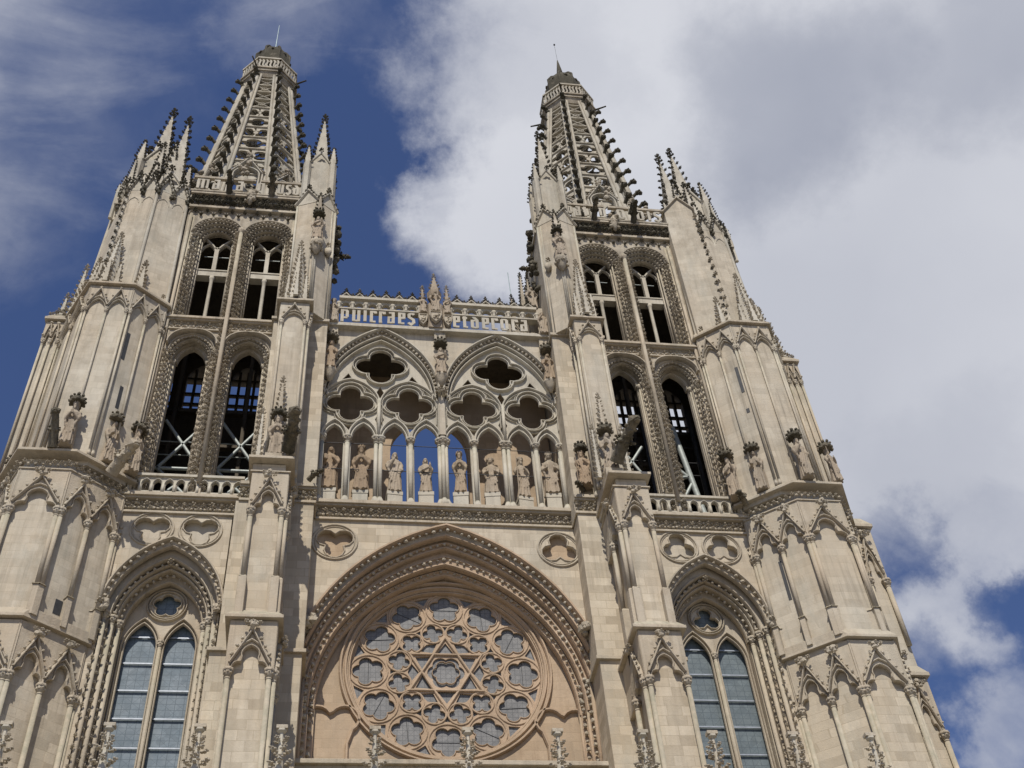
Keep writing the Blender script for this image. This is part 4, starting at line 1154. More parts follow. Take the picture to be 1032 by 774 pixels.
        d.strip(arch(0, 62.3, .75, .95, 8, foot=58), .15, -.34, .05); d.strip([(-.95, 62.4), (0, 64.3), (.95, 62.4)], .12, -.40, -.1)
        d.strip([(-.93, 58), (-.93, 62.8)], .16, -.36, .05); d.strip([(.93, 58), (.93, 62.8)], .16, -.36, .05)
        for x, z, t in along([(-.95, 62.5), (0, 64.3), (.95, 62.5)], .36): c.knob(x, -.34, z + .12, .11)
        for q in range(7): c.knob(random.uniform(-.14, .14), -.38, 64.35 + q * .08, .12)
        for q in range(10): c.knob(random.uniform(-.3, .3), -.9 + random.uniform(-.12, .12), 61.3 + q * .16, .16)
        oo = d.build('gablet', 'pale', sp); c.build('leaf_carving', 'carved', oo)
    # balcony ring, lantern and cap
    a, c = MB(F0, s), MB(F0, s)
    R8 = octp
    a.prism(R8(1.68), 77.2, 77.7, R8(1.88)); a.prism(R8(1.95), 77.7, 77.95); a.prism(R8(2.05), 77.95, 78.1)
    ring = a.build('spire_balcony', 'carved', T)
    t = MB(F0, s)
    P8 = octp(1.92)
    for k in range(8):
        A, B = P8[k], P8[(k + 1) % 8]
        t.fr = Frame(A, B); L = t.fr.L
        n = 6
        for q in range(n): t.strip([((q + .5) * L / n - .04, 78.2), ((q + .5) * L / n + .05, 78.4), ((q + .5) * L / n - .02, 78.95), ((q + .5) * L / n + .07, 79.15)], .11, -.05, .06, chamfer=False)
        for q in range(0, n, 2): t.strip([((q + .2) * L / n, 78.85 - .3 * (q % 2)), ((q + 1.4) * L / n, 78.95 - .4 * (q % 2))], .08, -.045, .055, chamfer=False)
        t.box(-.05, L + .05, -.09, .09, 79.28, 79.44)
        t.box(-.02, L + .02, -.07, .07, 78.1, 78.2)
    t.build('ring_balustrade', 'pale', ring)
    for k in range(8):
        th = radians(22.5 + 45 * k)
        for q in range(3): c.knob(sx + (1.7 + .12 * q) * cos(th), sy + (1.7 + .12 * q) * sin(th), 76.9 + q * .3, .17)
        if k % 2 == (0 if s < 0 else 1): c2 = MB(F0, s); c2.tube([(sx + 2.0 * cos(th), sy + 2.0 * sin(th), 77.95), (sx + 2.8 * cos(th), sy + 2.8 * sin(th), 78.05)], .07, 6, r2=.05); c2.build('water_spout', 'crust', ring)
    c.build('corbel_carving', 'crust', ring)
    a, c = MB(F0, s), MB(F0, s)
    a.prism(R8(.5), 78.1, 82.0)
    for k in range(8):
        th = radians(22.5 + 45 * k); a.tube([(sx + .88 * cos(th), sy + .88 * sin(th), 78.1), (sx + .88 * cos(th), sy + .88 * sin(th), 81.4)], .13, 6)
        fa = Frame(octp(.88)[k], octp(.88)[(k + 1) % 8]); a.fr = fa; a.strip(arch(fa.L / 2, 80.7, fa.L * .4, .42, 6), .12, -.06, .06); a.box(0, fa.L, -.05, .1, 81.15, 81.4)
        a.fr = F0
    lan = a.build('lantern', 'pale', T)
    c.prism(R8(1.18), 80.5, 80.65); c.prism(R8(1.32), 80.65, 81.0); c.prism(R8(1.32), 81.0, 82.0, R8(1.30)); c.prism(R8(1.30), 82.0, 82.7, R8(1.08)); c.prism(R8(1.08), 82.7, 83.3, R8(.68)); c.prism(R8(.68), 83.3, 83.6, R8(.2))
    for k in range(8):
        th = radians(22.5 + 45 * k); c.tube([(sx + 1.24 * cos(th), sy + 1.24 * sin(th), 80.85), (sx + 1.26 * cos(th), sy + 1.26 * sin(th), 82.3), (sx + .94 * cos(th), sy + .94 * sin(th), 83.0), (sx + .4 * cos(th), sy + .4 * sin(th), 83.6)], .09, 6)
        th += radians(22.5); c.knob(sx + 1.16 * cos(th), sy + 1.16 * sin(th), 82.0, .16); c.knob(sx + 1.14 * cos(th), sy + 1.14 * sin(th), 80.95, .12)
    if s > 0: c.lathe([(.30, 83.4), (.22, 84.6), (.04, 86.4)], sx, sy, 8)
    else: c.lathe([(.3, 83.4), (.12, 83.9), (.04, 84.3)], sx, sy, 8)
    c.build('lantern_cap', 'crust', lan)
    r = MB(F0, s)
    if s < 0: r.tube([(sx, sy, 84.0), (sx, sy, 88.0)], .05, 6, r2=.025)
    else: r.tube([(sx, sy, 86.2), (sx, sy, 89.0)], .011, 5); r.blob(ICO1, sx, sy, 89.0, .09)
    r.build('lightning_rod', 'rod' if s < 0 else 'darkmetal', T)
    # ---------------- inner front buttress
    B = [(0, 26.0, 6.02, 7.58, -3.62), (26.0, 33.35, 6.13, 7.50, -3.45), (33.35, 44.55, 6.02, 7.32, -2.02)]
    for i, (z0, z1, x0, x1, yf) in enumerate(B):
        a, c = mk(), mk()
        zz0 = z0 - .35 if i else 0
        e = .165 if i < 2 else .055; a.box(x0 + e, x1, yf + e, .6, zz0, z1 - .14)
        bb = a.build('buttress', 'ashlar' if i < 2 else 'smooth', T)
        a = mk()
        pr = .16
        a.box(x0 - pr, x1 + pr, yf - pr, -.8, z1 - .10, z1 + .02)
        nx0, nx1, ny = (B[i + 1][2], B[i + 1][3], B[i + 1][4]) if i < 2 else (6.2, 7.1, -1.6)
        a.prism([(x0 - pr * .9, yf - pr * .9), (x1 + pr * .9, yf - pr * .9), (x1 + pr * .9, -.9), (x0 - pr * .9, -.9)], z1 + .02, z1 + .40,
                [(nx0, min(ny, -1.1)), (nx1, min(ny, -1.1)), (nx1, -.9), (nx0, -.9)])
        if i == 1:
            u = x0 + .1
            while u < x1: c.leaf(u, yf - .02, z1 - .46, .22); u += .24
            v = yf + .1
            while v < -1.2: c.knob(x0 - .02, v, z1 - .46, .09); v += .24
            a.box(x0 - .05, x1 + .05, yf - .05, -.85, z1 - .70, z1 - .64)
        a.build('string_course', 'trim', bb)
        # panels: front and inner side
        fronts = [(Frame((x0, yf), (x1, yf)), x1 - x0), (Frame((x0, -1.15), (x0, yf)), -1.15 - yf)]
        for j, (fr, L) in enumerate(fronts):
            p, q = MB(fr, s), MB(fr, s)
            zc = z1 - (2.05 if i == 0 else 2.55 if i == 1 else 1.45)
            cap = z1 - (.14 if i != 1 else .72)
            foot = (0.2, 27.8, 34.0)[i]
            if j == 0: us = [.14, L - .14]
            else: us = [.2 + .0, L - .14] if L < 1.6 else [L * .42, L - .14]
            arcade(p, q, us, zc, cap, foot, depth=.17 if i < 2 else .06, r=.085 if i < 2 else .055, gscale=.92 if i < 2 else .75, foil_head=i < 2)
            if j == 1 and us[0] > .3: p.box(-.1, us[0] + .1, 0, .17, zc - .001, cap)
            o = p.build('arcade_panel', 'smooth' if i == 2 else 'trim', bb); q.build('leaf_carving', 'carved', o)
            if i == 1:
                sl = MB(fr, s)
                for u in us: sl = MB(fr, s); sl.prism([(u - .14, -.13), (u + .14, -.11), (u + .14, .35), (u - .14, .35)], 26.08, 27.75); sl.prism([(u - .13, -.12), (u + .13, -.12), (u + .13, .3), (u - .13, .3)], 27.75, 27.84, [(u - .09, -.05), (u + .09, -.05), (u + .09, .3), (u - .09, .3)]); sl.build('column_base', 'trim', bb)
    # flanking pilaster
    a = mk(); a.box(5.25, 8.38, -1.08, .6, 0, 26.45); a.box(5.22, 8.2, -.95, .6, 26.45, 33.42)
    a.box(5.2, 7.62, -.85, 1.7, 33.42, 44.6); 
    a.build('pilaster', 'ashlar', T)
    a = mk(); a.box(5.12, 8.48, -1.20, .3, 26.38, 26.52); a.build('string_course', 'trim', T); a = mk(); a.box(5.12, 7.72, -.98, .3, 44.5, 44.66); a.build('string_course', 'trim', T)
    leaf_cornice(Frame((5.15, -.95), (6.1, -.95)), s, 0, .95, 33.42, 34.32, .2, T, dback=.9)
    leaf_cornice(Frame((7.45, -.95), (8.1, -.95)), s, 0, .65, 33.42, 34.32, .2, T, dback=.9)
    # little cones over the third stage
    a, c = mk(), mk(); cone_cluster(a, c, 6.68, -1.75, 44.7, 49.0, .46); o = a.build('pinnacle', 'pale', T); c.build('crocket_carving', 'carved', o)
    # upper pier with its niche figure and two gables
    a = mk(); V = [(5.2, -.85), (6.05, -1.5), (7.15, -1.1), (7.25, 1.7), (5.2, 1.7)]
    a.prism(V, 44.6, 53.4); up = a.build('upper_pier', 'smooth', T)
    a, c = mk(), mk()
    for P_, Q_ in ((V[0], V[1]), (V[1], V[2])):
        fr = Frame(P_, Q_); a.fr = fr; c.fr = fr; L = fr.L
        a.plate([(0, 53.3), (L, 53.3), (L / 2, 54.4)], [], -.02, .6)
        a.strip([(-.08, 53.25), (L / 2, 54.45), (L + .08, 53.25)], .10, -.14, .1)
        for x, z, t in along([(0, 53.3), (L / 2, 54.4), (L, 53.3)], .3): c.leaf(x, -.05, z + .14, .2)
        shaft(a, .04, -.02, 44.7, 53.2, .06, 6); shaft(a, L - .04, -.02, 44.7, 53.2, .06, 6); shaft(a, L * .2, -.01, 44.7, 53.2, .03, 6)
        finial(c, L / 2, -.05, 54.4, .4)
    a.fr = c.fr = F0
    a.box(5.12, 5.3, -.6, 1.7, 53.2, 53.4)
    o = a.build('gable_moulding', 'pale', up); c.build('leaf_carving', 'crust', o)
    a, c = mk(), mk(); 
    a.lathe([(.04, 48.55), (.2, 48.9), (.30, 49.3), (.34, 49.5)], 5.98, -1.72, 8)
    for k in range(12): a.knob(5.98 + cos(k) * .26, -1.72 + sin(k) * .26, 49.0 + .04 * (k % 7), .09)
    a.lathe([(.04, 49.1), (.15, 49.3), (.2, 49.6)], 5.42, -1.2, 7); a.leaf(5.42, -1.25, 49.8, .35)
    a.build('statue_corbel', 'carved', T)
    canopy(T, s * 5.98, -1.74, 51.75, .30)
    a, c = mk(), mk(); crocket_spire(a, c, 5.98, -1.70, 52.0, 53.4, .2, 4, step=.3, size=.16); o = a.build('canopy_spirelet', 'carved', T); c.build('crocket_carving', 'crust', o)
    statue((s * 5.98, -1.74, 49.5), s * .15, 3 if s < 0 else 0, 1.0, 'statue2', 'stone figure in the high niche of the %s tower, beside the blackletter parapet' % side)
    # slender stage and pinnacle over the upper pier
    pinnacle(T, F0, s, 6.2, -.15, 53.6, 63.4, 1.2, shaft_part=.46)
    # figure, spout and crocketed stair pinnacles on the inner flank, above the parapet
    gargoyle(T, s * 5.15, .5, 51.3, -s * .9, -.1, .05, .75, .14, 'crust')
    a = mk(); 
    for k in range(26): a.knob(5.08 + random.uniform(-.12, .05), .4 + random.uniform(-.5, .5), 49.2 + random.uniform(0, 5.0), .17)
    a.build('side_carving', 'crust', T)
    if s > 0:
        for (px, py, zt, w) in ((4.05, 1.9, 50.6, .55), (4.75, 2.4, 53.2, .5), (4.85, 1.3, 51.6, .4)):
            pinnacle(T, F0, s, px, py, 45.1, zt, w, mat='carved', shaft_part=.5)
        statue((4.80, .55, 48.0), 0, 1, .95, 'statue2', 'weathered figure on the flank of the right tower beside small crocketed pinnacles')
        a = MB(); a.box(4.5, 5.2, .3, 1.2, 45.1, 48.0); a.build('statue_pier', 'carved', T)
        r = MB(); r.tube([(4.05, 1.9, 51.0), (4.0, 1.9, 52.9)], .02, 4); r.build('lightning_rod', 'rod', T)
    # ---------------- octagonal corner turret in storeys
    def stage(i, poly, z0, z1, faces, mat, outer):
        a = mk(); ins = offset_poly(poly, -.17 if i < 2 else -.07); a.prism(ins, z0, z1 - .1)
        o = a.build('turret', mat, T)
        return o
    storeys = ((0, OCT1, 0, 27.3, 26.0), (1, OCT2, 27.3, 34.82, 0), (2, OCT3, 34.82, 45.6, 0))
    for i, poly, z0, z1, _ in storeys:
        tur = stage(i, poly, max(0, z0 - .3), z1, None, 'ashlar' if i == 0 else 'smooth', None)
        P1, P2, P3, P4 = poly[1], poly[2], poly[3], poly[4]
        zc = z1 - (2.25, 2.75, 1.75)[i]; cap = z1 - (.16, .78, .16)[i]; foot = (.2, 28.6, 35.0)[i]
        nb = (2, 2, 2)[i]
        specs = [(Frame(P1, P2), nb), (Frame(P2, P3), (1, 1, 2)[i]), (Frame(P3, P4), 2), (Frame((P1[0], 1.2), P1), 1)]
        for fr, n in specs:
            L = fr.L
            us = [.0 + L * k / n for k in range(n + 1)]
            us = [max(.08, min(L - .08, u)) for u in us]
            p, q = MB(fr, s), MB(fr, s)
            zc2 = zc + (0 if n > 1 or i == 2 else .0)
            arcade(p, q, us, zc2, cap, foot, depth=.17 if i < 2 else .07, r=.088 if i < 2 else .05, gscale=(.8, .95, .62)[i] if n > 1 else (.62, .7, .55)[i], foil_head=i < 2)
            o = p.build('arcade_panel', 'trim' if i < 2 else 'smooth', tur); q.build('leaf_carving', 'carved', o)
            if i == 1:
                sl = MB(fr, s)
                for u in us: sl = MB(fr, s); sl.prism([(u - .105, -.075), (u + .105, -.075), (u + .105, .5), (u - .105, .5)], 27.36, 28.6); sl.prism([(u - .14, -.13), (u + .14, -.13), (u + .14, .4), (u - .14, .4)], 28.6, 28.68, [(u - .09, -.05), (u + .09, -.05), (u + .09, .4), (u - .09, .4)]); sl.build('column_base', 'trim', tur)
        nxt = (OCT2, OCT3, OCT4)[i]
        cap_slab(tur, poly, z1, (.16, .34, .16)[i], s, inner=nxt, slope=(.3, .12, .5)[i])
        if i == 1:
            q = mk()
            for P_, Q_ in ((P1, P2), (P2, P3), (P3, P4)):
                fr = Frame(P_, Q_); q.fr = fr; u = .1
                while u < fr.L: q.leaf(u, -.02, z1 - .52, .24); q.knob(u + .14, -.03, z1 - .55, .07); u += .27
            q.fr = F0; q.build('leaf_carving', 'carved', tur)
            w2 = mk(); w2.prism(offset_poly(poly, .05), z1 - .80, z1 - .74); w2.build('string_course', 'trim', tur)
    # outermost buttress, further back
    for i, (z0, z1, x1, yf) in enumerate(((0, 27.3, 18.55, .72), (27.3, 34.8, 18.45, .68), (34.8, 45.5, 17.82, .68))):
        a = mk(); a.box(17.0, x1, yf + .1, 9, z0, z1 - .1); ob = a.build('outer_buttress', 'smooth', T)
        a = mk(); a.box(16.9, x1 + .15, yf - .15, 9.1, z1 - .14, z1 + .02); a.prism([(16.9, yf - .13), (x1 + .13, yf - .13), (x1 + .13, 9), (16.9, 9)], z1 + .02, z1 + .5, [(16.9, yf + .1), (x1 - .15, yf + .1), (x1 - .15, 9), (16.9, 9)]); a.build('string_course', 'trim', ob)
        fr = Frame((17.55 if i < 2 else 17.1, yf), (x1, yf)); L = fr.L
        p, q = MB(fr, s), MB(fr, s); us = [.08, L - .08] if i < 2 else [.05, L * .5, L - .06]
        arcade(p, q, us, z1 - (2.6, 3.0, 1.5)[i], z1 - .2, (.2, 28.6, 34.9)[i], depth=.1, r=(.1, .1, .055)[i], gscale=.8, foil_head=i < 2)
        o = p.build('arcade_panel', 'trim', ob); q.build('leaf_carving', 'carved', o)
    # slit windows
    a = mk(Frame(OCT3[1], OCT3[2])); L = a.fr.L
    for (u, z0, z1) in ((L * .82, 40.9, 42.6), (L * .66, 38.1, 39.4) if s < 0 else (L * .80, 39.6, 39.85)): a.box(u - .07, u + .07, -.0, .05, z0, z1) if False else (a.box(u - .075, u + .075, .055, .12, z0, z1), a.build('slit_window', 'darkmetal', T), a.v.clear(), a.f.clear(), a.sm.clear())
    a = mk(Frame(OCT2[1], OCT2[2])); L = a.fr.L
    if s > 0: a.box(L * .36, L * .36 + .13, .155, .22, 29.7, 31.6)
    else: a.box(L * .55, L * .55 + .28, .155, .22, 27.9, 28.5)
    a.build('slit_window', 'darkmetal', T)
    # ---------------- upper turret, gables and pinnacles
    tp = [(x + (14.6 - x) * .07, y + .15) for x, y in OCT4]
    a = mk(); a.prism(OCT4, 45.6, 54.6, tp); ut = a.build('upper_turret', 'smooth', T)
    a, c = mk(), mk()
    for i in (1, 2, 3, 4):
        b0, b1 = OCT4[i], tp[i]
        a.tube([(b0[0], b0[1], 45.7), (b1[0], b1[1], 54.6)], .09, 6)
        if i == (2 if s > 0 else 3):
            z = 47
            while z < 55:
                t = (z - 45.6) / 9; c.leaf(b0[0] + (b1[0] - b0[0]) * t, b0[1] + (b1[1] - b0[1]) * t - .05, z, .26); z += .62
    for i in ((1, 2, 3) if s < 0 else (2, 3)):
        A, B_ = tp[i], tp[i + 1]; fr = Frame(A, B_); a.fr = c.fr = fr; L = fr.L
        n = 2 if L > 1.3 else 1
        for j in range(n):
            x0, x1 = L * j / n, L * (j + 1) / n; xm = (x0 + x1) / 2
            a.plate([(x0, 54.55), (x1, 54.55), (xm, 55.7)], [], -.01, .4); a.strip([(x0 - .03, 54.45), (xm, 55.75), (x1 + .03, 54.45)], .09, -.16, .1)
            for x, z, t in along([(x0, 54.5), (xm, 55.7), (x1, 54.5)], .3): c.leaf(x, -.06, z + .12, .24)
            finial(c, xm, -.05, 55.7, .42)
            for q in range(6): c.knob(x0 + random.uniform(-.1, .1), -.12, 54.1 + q * .1, .11)
            a.strip(arch(xm, 53.4, (x1 - x0) * .38, .5, 6), .05, -.05, .05)
            if j: shaft(a, x0, .02, 46, 54.5, .05, 6)
    a.fr = c.fr = F0
    o = a.build('gable_moulding', 'pale', ut); c.build('leaf_carving', 'crust', o)
    # tall gabled pier beside the balustrade
    a, c = mk(), mk()
    if s > 0:
        pr_ = [(12.60, -.50), (14.35, -.95), (14.5, 1.2), (12.60, 1.2)]; pt = [(12.62, -.42), (14.1, -.72), (14.2, 1.2), (12.62, 1.2)]
        a.prism(pr_, 45.6, 56.3, pt); fr = Frame(pt[0], pt[1]); a.fr = c.fr = fr
        a.plate([(0, 56.28), (fr.L, 56.28), (fr.L * .58, 57.35)], [], .003, 1.2); a.strip([(-.1, 56.2), (fr.L * .58, 57.45), (fr.L + .1, 56.2)], .12, -.12, .5)
        a.fr = c.fr = F0
        z = 47.5
        while z < 56: 
            t = (z - 45.6) / 10.7; c.leaf(14.35 - .25 * t, -.92 + .2 * t, z, .30); z += .66
        o = a.build('gabled_pier', 'smooth', T); c.build('crocket_carving', 'carved', o)
    pinnacle(T, F0, s, 14.0, 1.3, 55.6, 64.2, 1.55, shaft_part=.14)
    pinnacle(T, F0, s, 15.2, 2.0, 54.2, 66.2, 1.5, shaft_part=.50)
    pinnacle(T, F0, s, 16.0, 2.0, 53.6, 62.0, 1.05, shaft_part=.45); pinnacle(T, F0, s, 14.9, .9, 54.2, 61.0, .8, shaft_part=.35)
    pinnacle(T, F0, s, 16.2, 1.0, 53.6, 59.6, .6, shaft_part=.4)
    a = mk(); a.box(14.2, 16.45, 1.4, 3.5, 50, 55.6); a.build('turret_core', 'smooth', T)
    # crocketed cones standing on the turret ledge
    a, c = mk(), mk()
    cone_cluster(a, c, 15.2, -1.05, 45.7, 49.7, .50); cone_cluster(a, c, 16.05, -.30, 45.7, 48.6, .42)
    crocket_spire(a, c, 13.75, -1.05, 45.7, 47.6, .25, 4, step=.3, size=.2); crocket_spire(a, c, 16.9, .75, 45.5, 49.3, .30, 4, step=.35, size=.2)
    crocket_spire(a, c, 17.45, 1.0, 45.6, 47.4, .22, 4, step=.3, size=.18)
    c.leaf(12.7, -.6, 45.9, .3)
    for k in range(9): c.leaf(16.0 + k * .17, -1.2 + k * .27, 45.9, .24, ang=.9)
    for k in range(7): c.leaf(17.2 + k * .1, .7, 46.1 - .05 * k, .2)
    o = a.build('pinnacle', 'pale', T); c.build('crocket_carving', 'carved', o)
    # gargoyles of the turret and the front buttress
    if s < 0:
        gargoyle(T, -15.2, -1.9, 34.9, 0, -.55, .75, 1.5, .2, 'crust')
        gargoyle(T, -13.0, -1.15, 34.4, .55, -.65, .40, 1.5, .26, 'carved')
        gargoyle(T, -6.3, -2.9, 34.3, .12, -.85, .25, 1.9, .27, 'crust'); gargoyle(T, -5.5, -1.0, 34.6, .6, -.7, .0, .8, .12, 'crust')
    else:
        gargoyle(T, 6.55, -3.0, 34.4, .25, -.80, .35, 2.0, .28, 'crust'); gargoyle(T, 5.6, -1.0, 34.6, -.5, -.7, .0, .7, .12, 'crust')
        gargoyle(T, 12.6, -.6, 34.6, -.5, -.7, .1, .9, .14, 'crust')
    # carved stops where the hood moulds end
    for (x, d, z) in ((8.42, -.12, 28.85), (12.4, -.1, 28.95)): 
        c = mk()
        for k in range(5): c.knob(x + random.uniform(-.1, .1), d - .08, z + random.uniform(-.15, .15), .13)
        c.build('hood_stop', 'carved', T)
    c = mk()
    for (x, d, z) in ((5.12, -.35, 28.3),):
        for k in range(8): c.knob(x + random.uniform(-.16, .12), d + random.uniform(-.15, .1), z + random.uniform(-.16, .18), .17)
    c.build('hood_stop', 'carved', T)
    # ---------------- figures on the ledges
    if s < 0:
        st = [(-14.75, -1.93, .0, 0, 'praying figure left of centre on the left turret ledge, beside the upright gargoyle'), (-13.35, -1.02, .60, 1, 'robed figure holding a book on the left turret ledge, behind the slanting gargoyle'),
              (-12.45, -.52, .65, 2, 'slim figure with a staff where the left turret ledge meets the small balustrade'), (-17.15, .25, -.1, 4, 'stocky figure on the far left ledge of the left tower')]
    else:
        st = [(13.35, -1.02, -.6, 1, 'robed figure with book on the slanting ledge of the right turret'), (15.0, -1.93, 0, 5, 'tall figure with a raised hand on the front ledge of the right turret'),
              (12.3, -.55, -.7, 3, 'figure where the right turret ledge meets the small balustrade'), (16.35, -1.75, .3, 2, 'small half hidden figure at the outer corner of the right turret ledge')]
    for (x, y, r, k, lab) in st:
        zf = 34.96 if abs(x) < 17 else 33.5
        sc = .98 if abs(x) < 16 or abs(x) > 17 else .8
        if abs(x) > 17: 
            a = MB(); a.box(x - .4, x + .4, y - .1, y + .7, 32.9, 33.5); a.build('statue_corbel', 'carved', T)
        sc *= 1.18
        statue((x, y, zf), r, k, sc, 'statue2', lab, 'figures on the turret ledges', wide=.78)
        canopy(T, x, y, zf + sc * 2.10 + .0, .34)
    # buttress figure
    bx = -6.80 if s < 0 else 6.45
    statue((bx, -2.55, 34.2), 0, 0 if s < 0 else 1, 1.1, 'statue2', 'pale figure on the front buttress of the %s tower behind its gargoyle' % side)
    a = MB(); a.box(bx - .35, bx + .35, -2.9, -2.1, 33.4, 34.2); a.build('statue_corbel', 'trim', T)
    canopy(T, bx, -2.5, 36.6, .36); a, c = MB(), MB(); crocket_spire(a, c, bx, -2.35, 36.9, 38.7, .16, 4, step=.3, size=.18); o = a.build('canopy_spirelet', 'carved', T); c.build('crocket_carving', 'carved', o)
    for q in (-1, 1):
        a, c = MB(), MB(); crocket_spire(a, c, bx + q * .62, -2.75, 33.7, 36.4, .13, 4, step=.28, size=.16); o = a.build('pinnacle', 'pale', T); c.build('crocket_carving', 'carved', o)
    if s > 0:
        statue((5.68, -1.15, 34.7), -.2, 2, .95, 'statue', 'ochre figure on the inner side of the right front buttress, next to the gallery')
        canopy(T, 5.68, -1.15, 36.85, .27)
    # ---------------- steel frame in the louvre storey
    S = bpy.data.objects.new('bell_frame', None); C.objects.link(S); S.parent = T
    S['label'] = 'pale steel cross braces inside the lower belfry openings'
    y = 2.3
    parts = []
    if s < 0:
        for cx in cxs:
            parts += [((cx - .9, y, 38.0), (cx + .9, y, 40.9)), ((cx - .9, y, 40.9), (cx + .9, y, 38.0)), ((cx - .9, y, 36.0), (cx + .9, y, 38.0)), ((cx + .9, y, 36.0), (cx - .9, y, 38.0)), ((cx - 1.1, y, 38.0), (cx + 1.1, y, 38.0))]
        thin = [((7.2, y + .3, z), (12.4, y + .3, z)) for z in (39.1, 39.9, 36.9)]
    else:
        parts = [((11.3, y, 42.0), (11.9, y, 36.5)), ((10.0, y, 39.8), (11.3, y, 42.0)), ((10.2, y, 40.4), (11.7, y, 38.6)), ((10.4, y, 36.2), (11.75, y, 38.6)), ((8.4, y, 38.6), (9.6, y, 40.6)), ((10.3, y, 38.7), (11.7, y, 38.8)), ((8.0, y, 41.6), (9.4, y, 38.8))]
        thin = [((7.2, y + .3, z), (12.4, y + .3, z)) for z in (37.8, 39.2, 40.0, 41.0)] + [((8.0, y + .5, 36), (8.9, y + .5, 43.5)), ((9.2, y + .5, 36), (8.4, y + .5, 43.5)), ((7.9, y + .5, 42), (9.3, y + .5, 41.2)), ((7.9, y + .5, 43), (9.3, y + .5, 42.4))]
    for k, (p, q) in enumerate(parts):
        a = mk(); a.tube([p, q], .085 if not (s > 0 and k == 0) else .15, 6); a.build('brace', 'steel', S)
    for p, q in thin: a = mk(); a.tube([p, q], .03, 5); a.build('cross_rail', 'steel' if s < 0 else 'darkmetal', S)
    a = mk(); 
    for x in (7.3, 9.9, 12.3): a.box(x - .08, x + .08, y + .1, y + .26, 34.3, 43.5)
    a.build('post', 'darkmetal', S)
    return T

for s in (-1, 1): tower(s)

# ================================================================== ground
gm, nt, b = new_mat('stone_paving')
geo = N(nt, 'ShaderNodeNewGeometry')
br = N(nt, 'ShaderNodeTexBrick', i_Scale=1.0); nt.links.new(geo.outputs['Position'], br.inputs['Vector'])
br.inputs['Color1'].default_value = (0.22, 0.20, 0.17, 1); br.inputs['Color2'].default_value = (0.28, 0.26, 0.22, 1); br.inputs['Mortar'].default_value = (0.10, 0.09, 0.08, 1)
br.inputs['Mortar Size'].default_value = .01; br.inputs['Brick Width'].default_value = .8; br.inputs['Row Height'].default_value = .5
nt.links.new(br.outputs[0], b.inputs['Base Color']); b.inputs['Roughness'].default_value = .9
me = bpy.data.meshes.new('ground'); me.from_pydata([(-600, -600, 0), (600, -600, 0), (600, 600, 0), (-600, 600, 0)], [], [(0, 1, 2, 3)]); me.materials.append(gm)
g = bpy.data.objects.new('ground', me); C.objects.link(g); g['kind'] = 'structure'

# ================================================================== camera, light, sky
cam = bpy.data.cameras.new('camera'); co = bpy.data.objects.new('camera', cam); C.objects.link(co)
yaw, pit, rol, fpx = 0.202701135, 0.822902850, -0.0967138306, 1215.62961
fw = Vector((sin(yaw) * cos(pit), cos(yaw) * cos(pit), sin(pit))); r = Vector((cos(yaw), -sin(yaw), 0)); u = r.cross(fw)
R_ = r * cos(rol) + u * sin(rol); U_ = -r * sin(rol) + u * cos(rol)
from mathutils import Matrix
mt = Matrix((R_, U_, -fw)).transposed().to_4x4(); mt.translation = Vector((-4.27285973, -36.65562494, 1.65)); co.matrix_world = mt
cam.sensor_width = 36; cam.sensor_fit = 'HORIZONTAL'; cam.lens = fpx * 36 / 1032; cam.clip_end = 5000; cam.clip_start = .1
scene.camera = co

SUN_AZ, SUN_EL = radians(-13), radians(54)     # azimuth measured from -y (the viewer's side) towards -x
sd = Vector((sin(SUN_AZ) * cos(SUN_EL), -cos(SUN_AZ) * cos(SUN_EL), sin(SUN_EL)))
sl = bpy.data.lights.new('sun', 'SUN'); sl.energy = 4.75; sl.angle = radians(.5); sl.color = (1.0, .955, .885)
so = bpy.data.objects.new('sun', sl); C.objects.link(so); so.rotation_euler = sd.to_track_quat('Z', 'Y').to_euler(); so.location = (0, -60, 90)

w = bpy.data.worlds.new('World'); scene.world = w; w.use_nodes = True; nt = w.node_tree; nt.nodes.clear()
out = nt.nodes.new('ShaderNodeOutputWorld'); bg = nt.nodes.new('ShaderNodeBackground')
sky = nt.nodes.new('ShaderNodeTexSky'); sky.sky_type = 'NISHITA'; sky.sun_disc = False
sky.sun_elevation = SUN_EL; sky.sun_rotation = atan2(sd.x, sd.y); sky.ozone_density = 3.0; sky.air_density = 1.0; sky.dust_density = .3
tc = nt.nodes.new('ShaderNodeTexCoord'); D = tc.outputs['Generated']
def ray(px, py):
    d = fw + R_ * ((px - 516) / fpx) - U_ * ((py - 387) / fpx); return d.normalized()
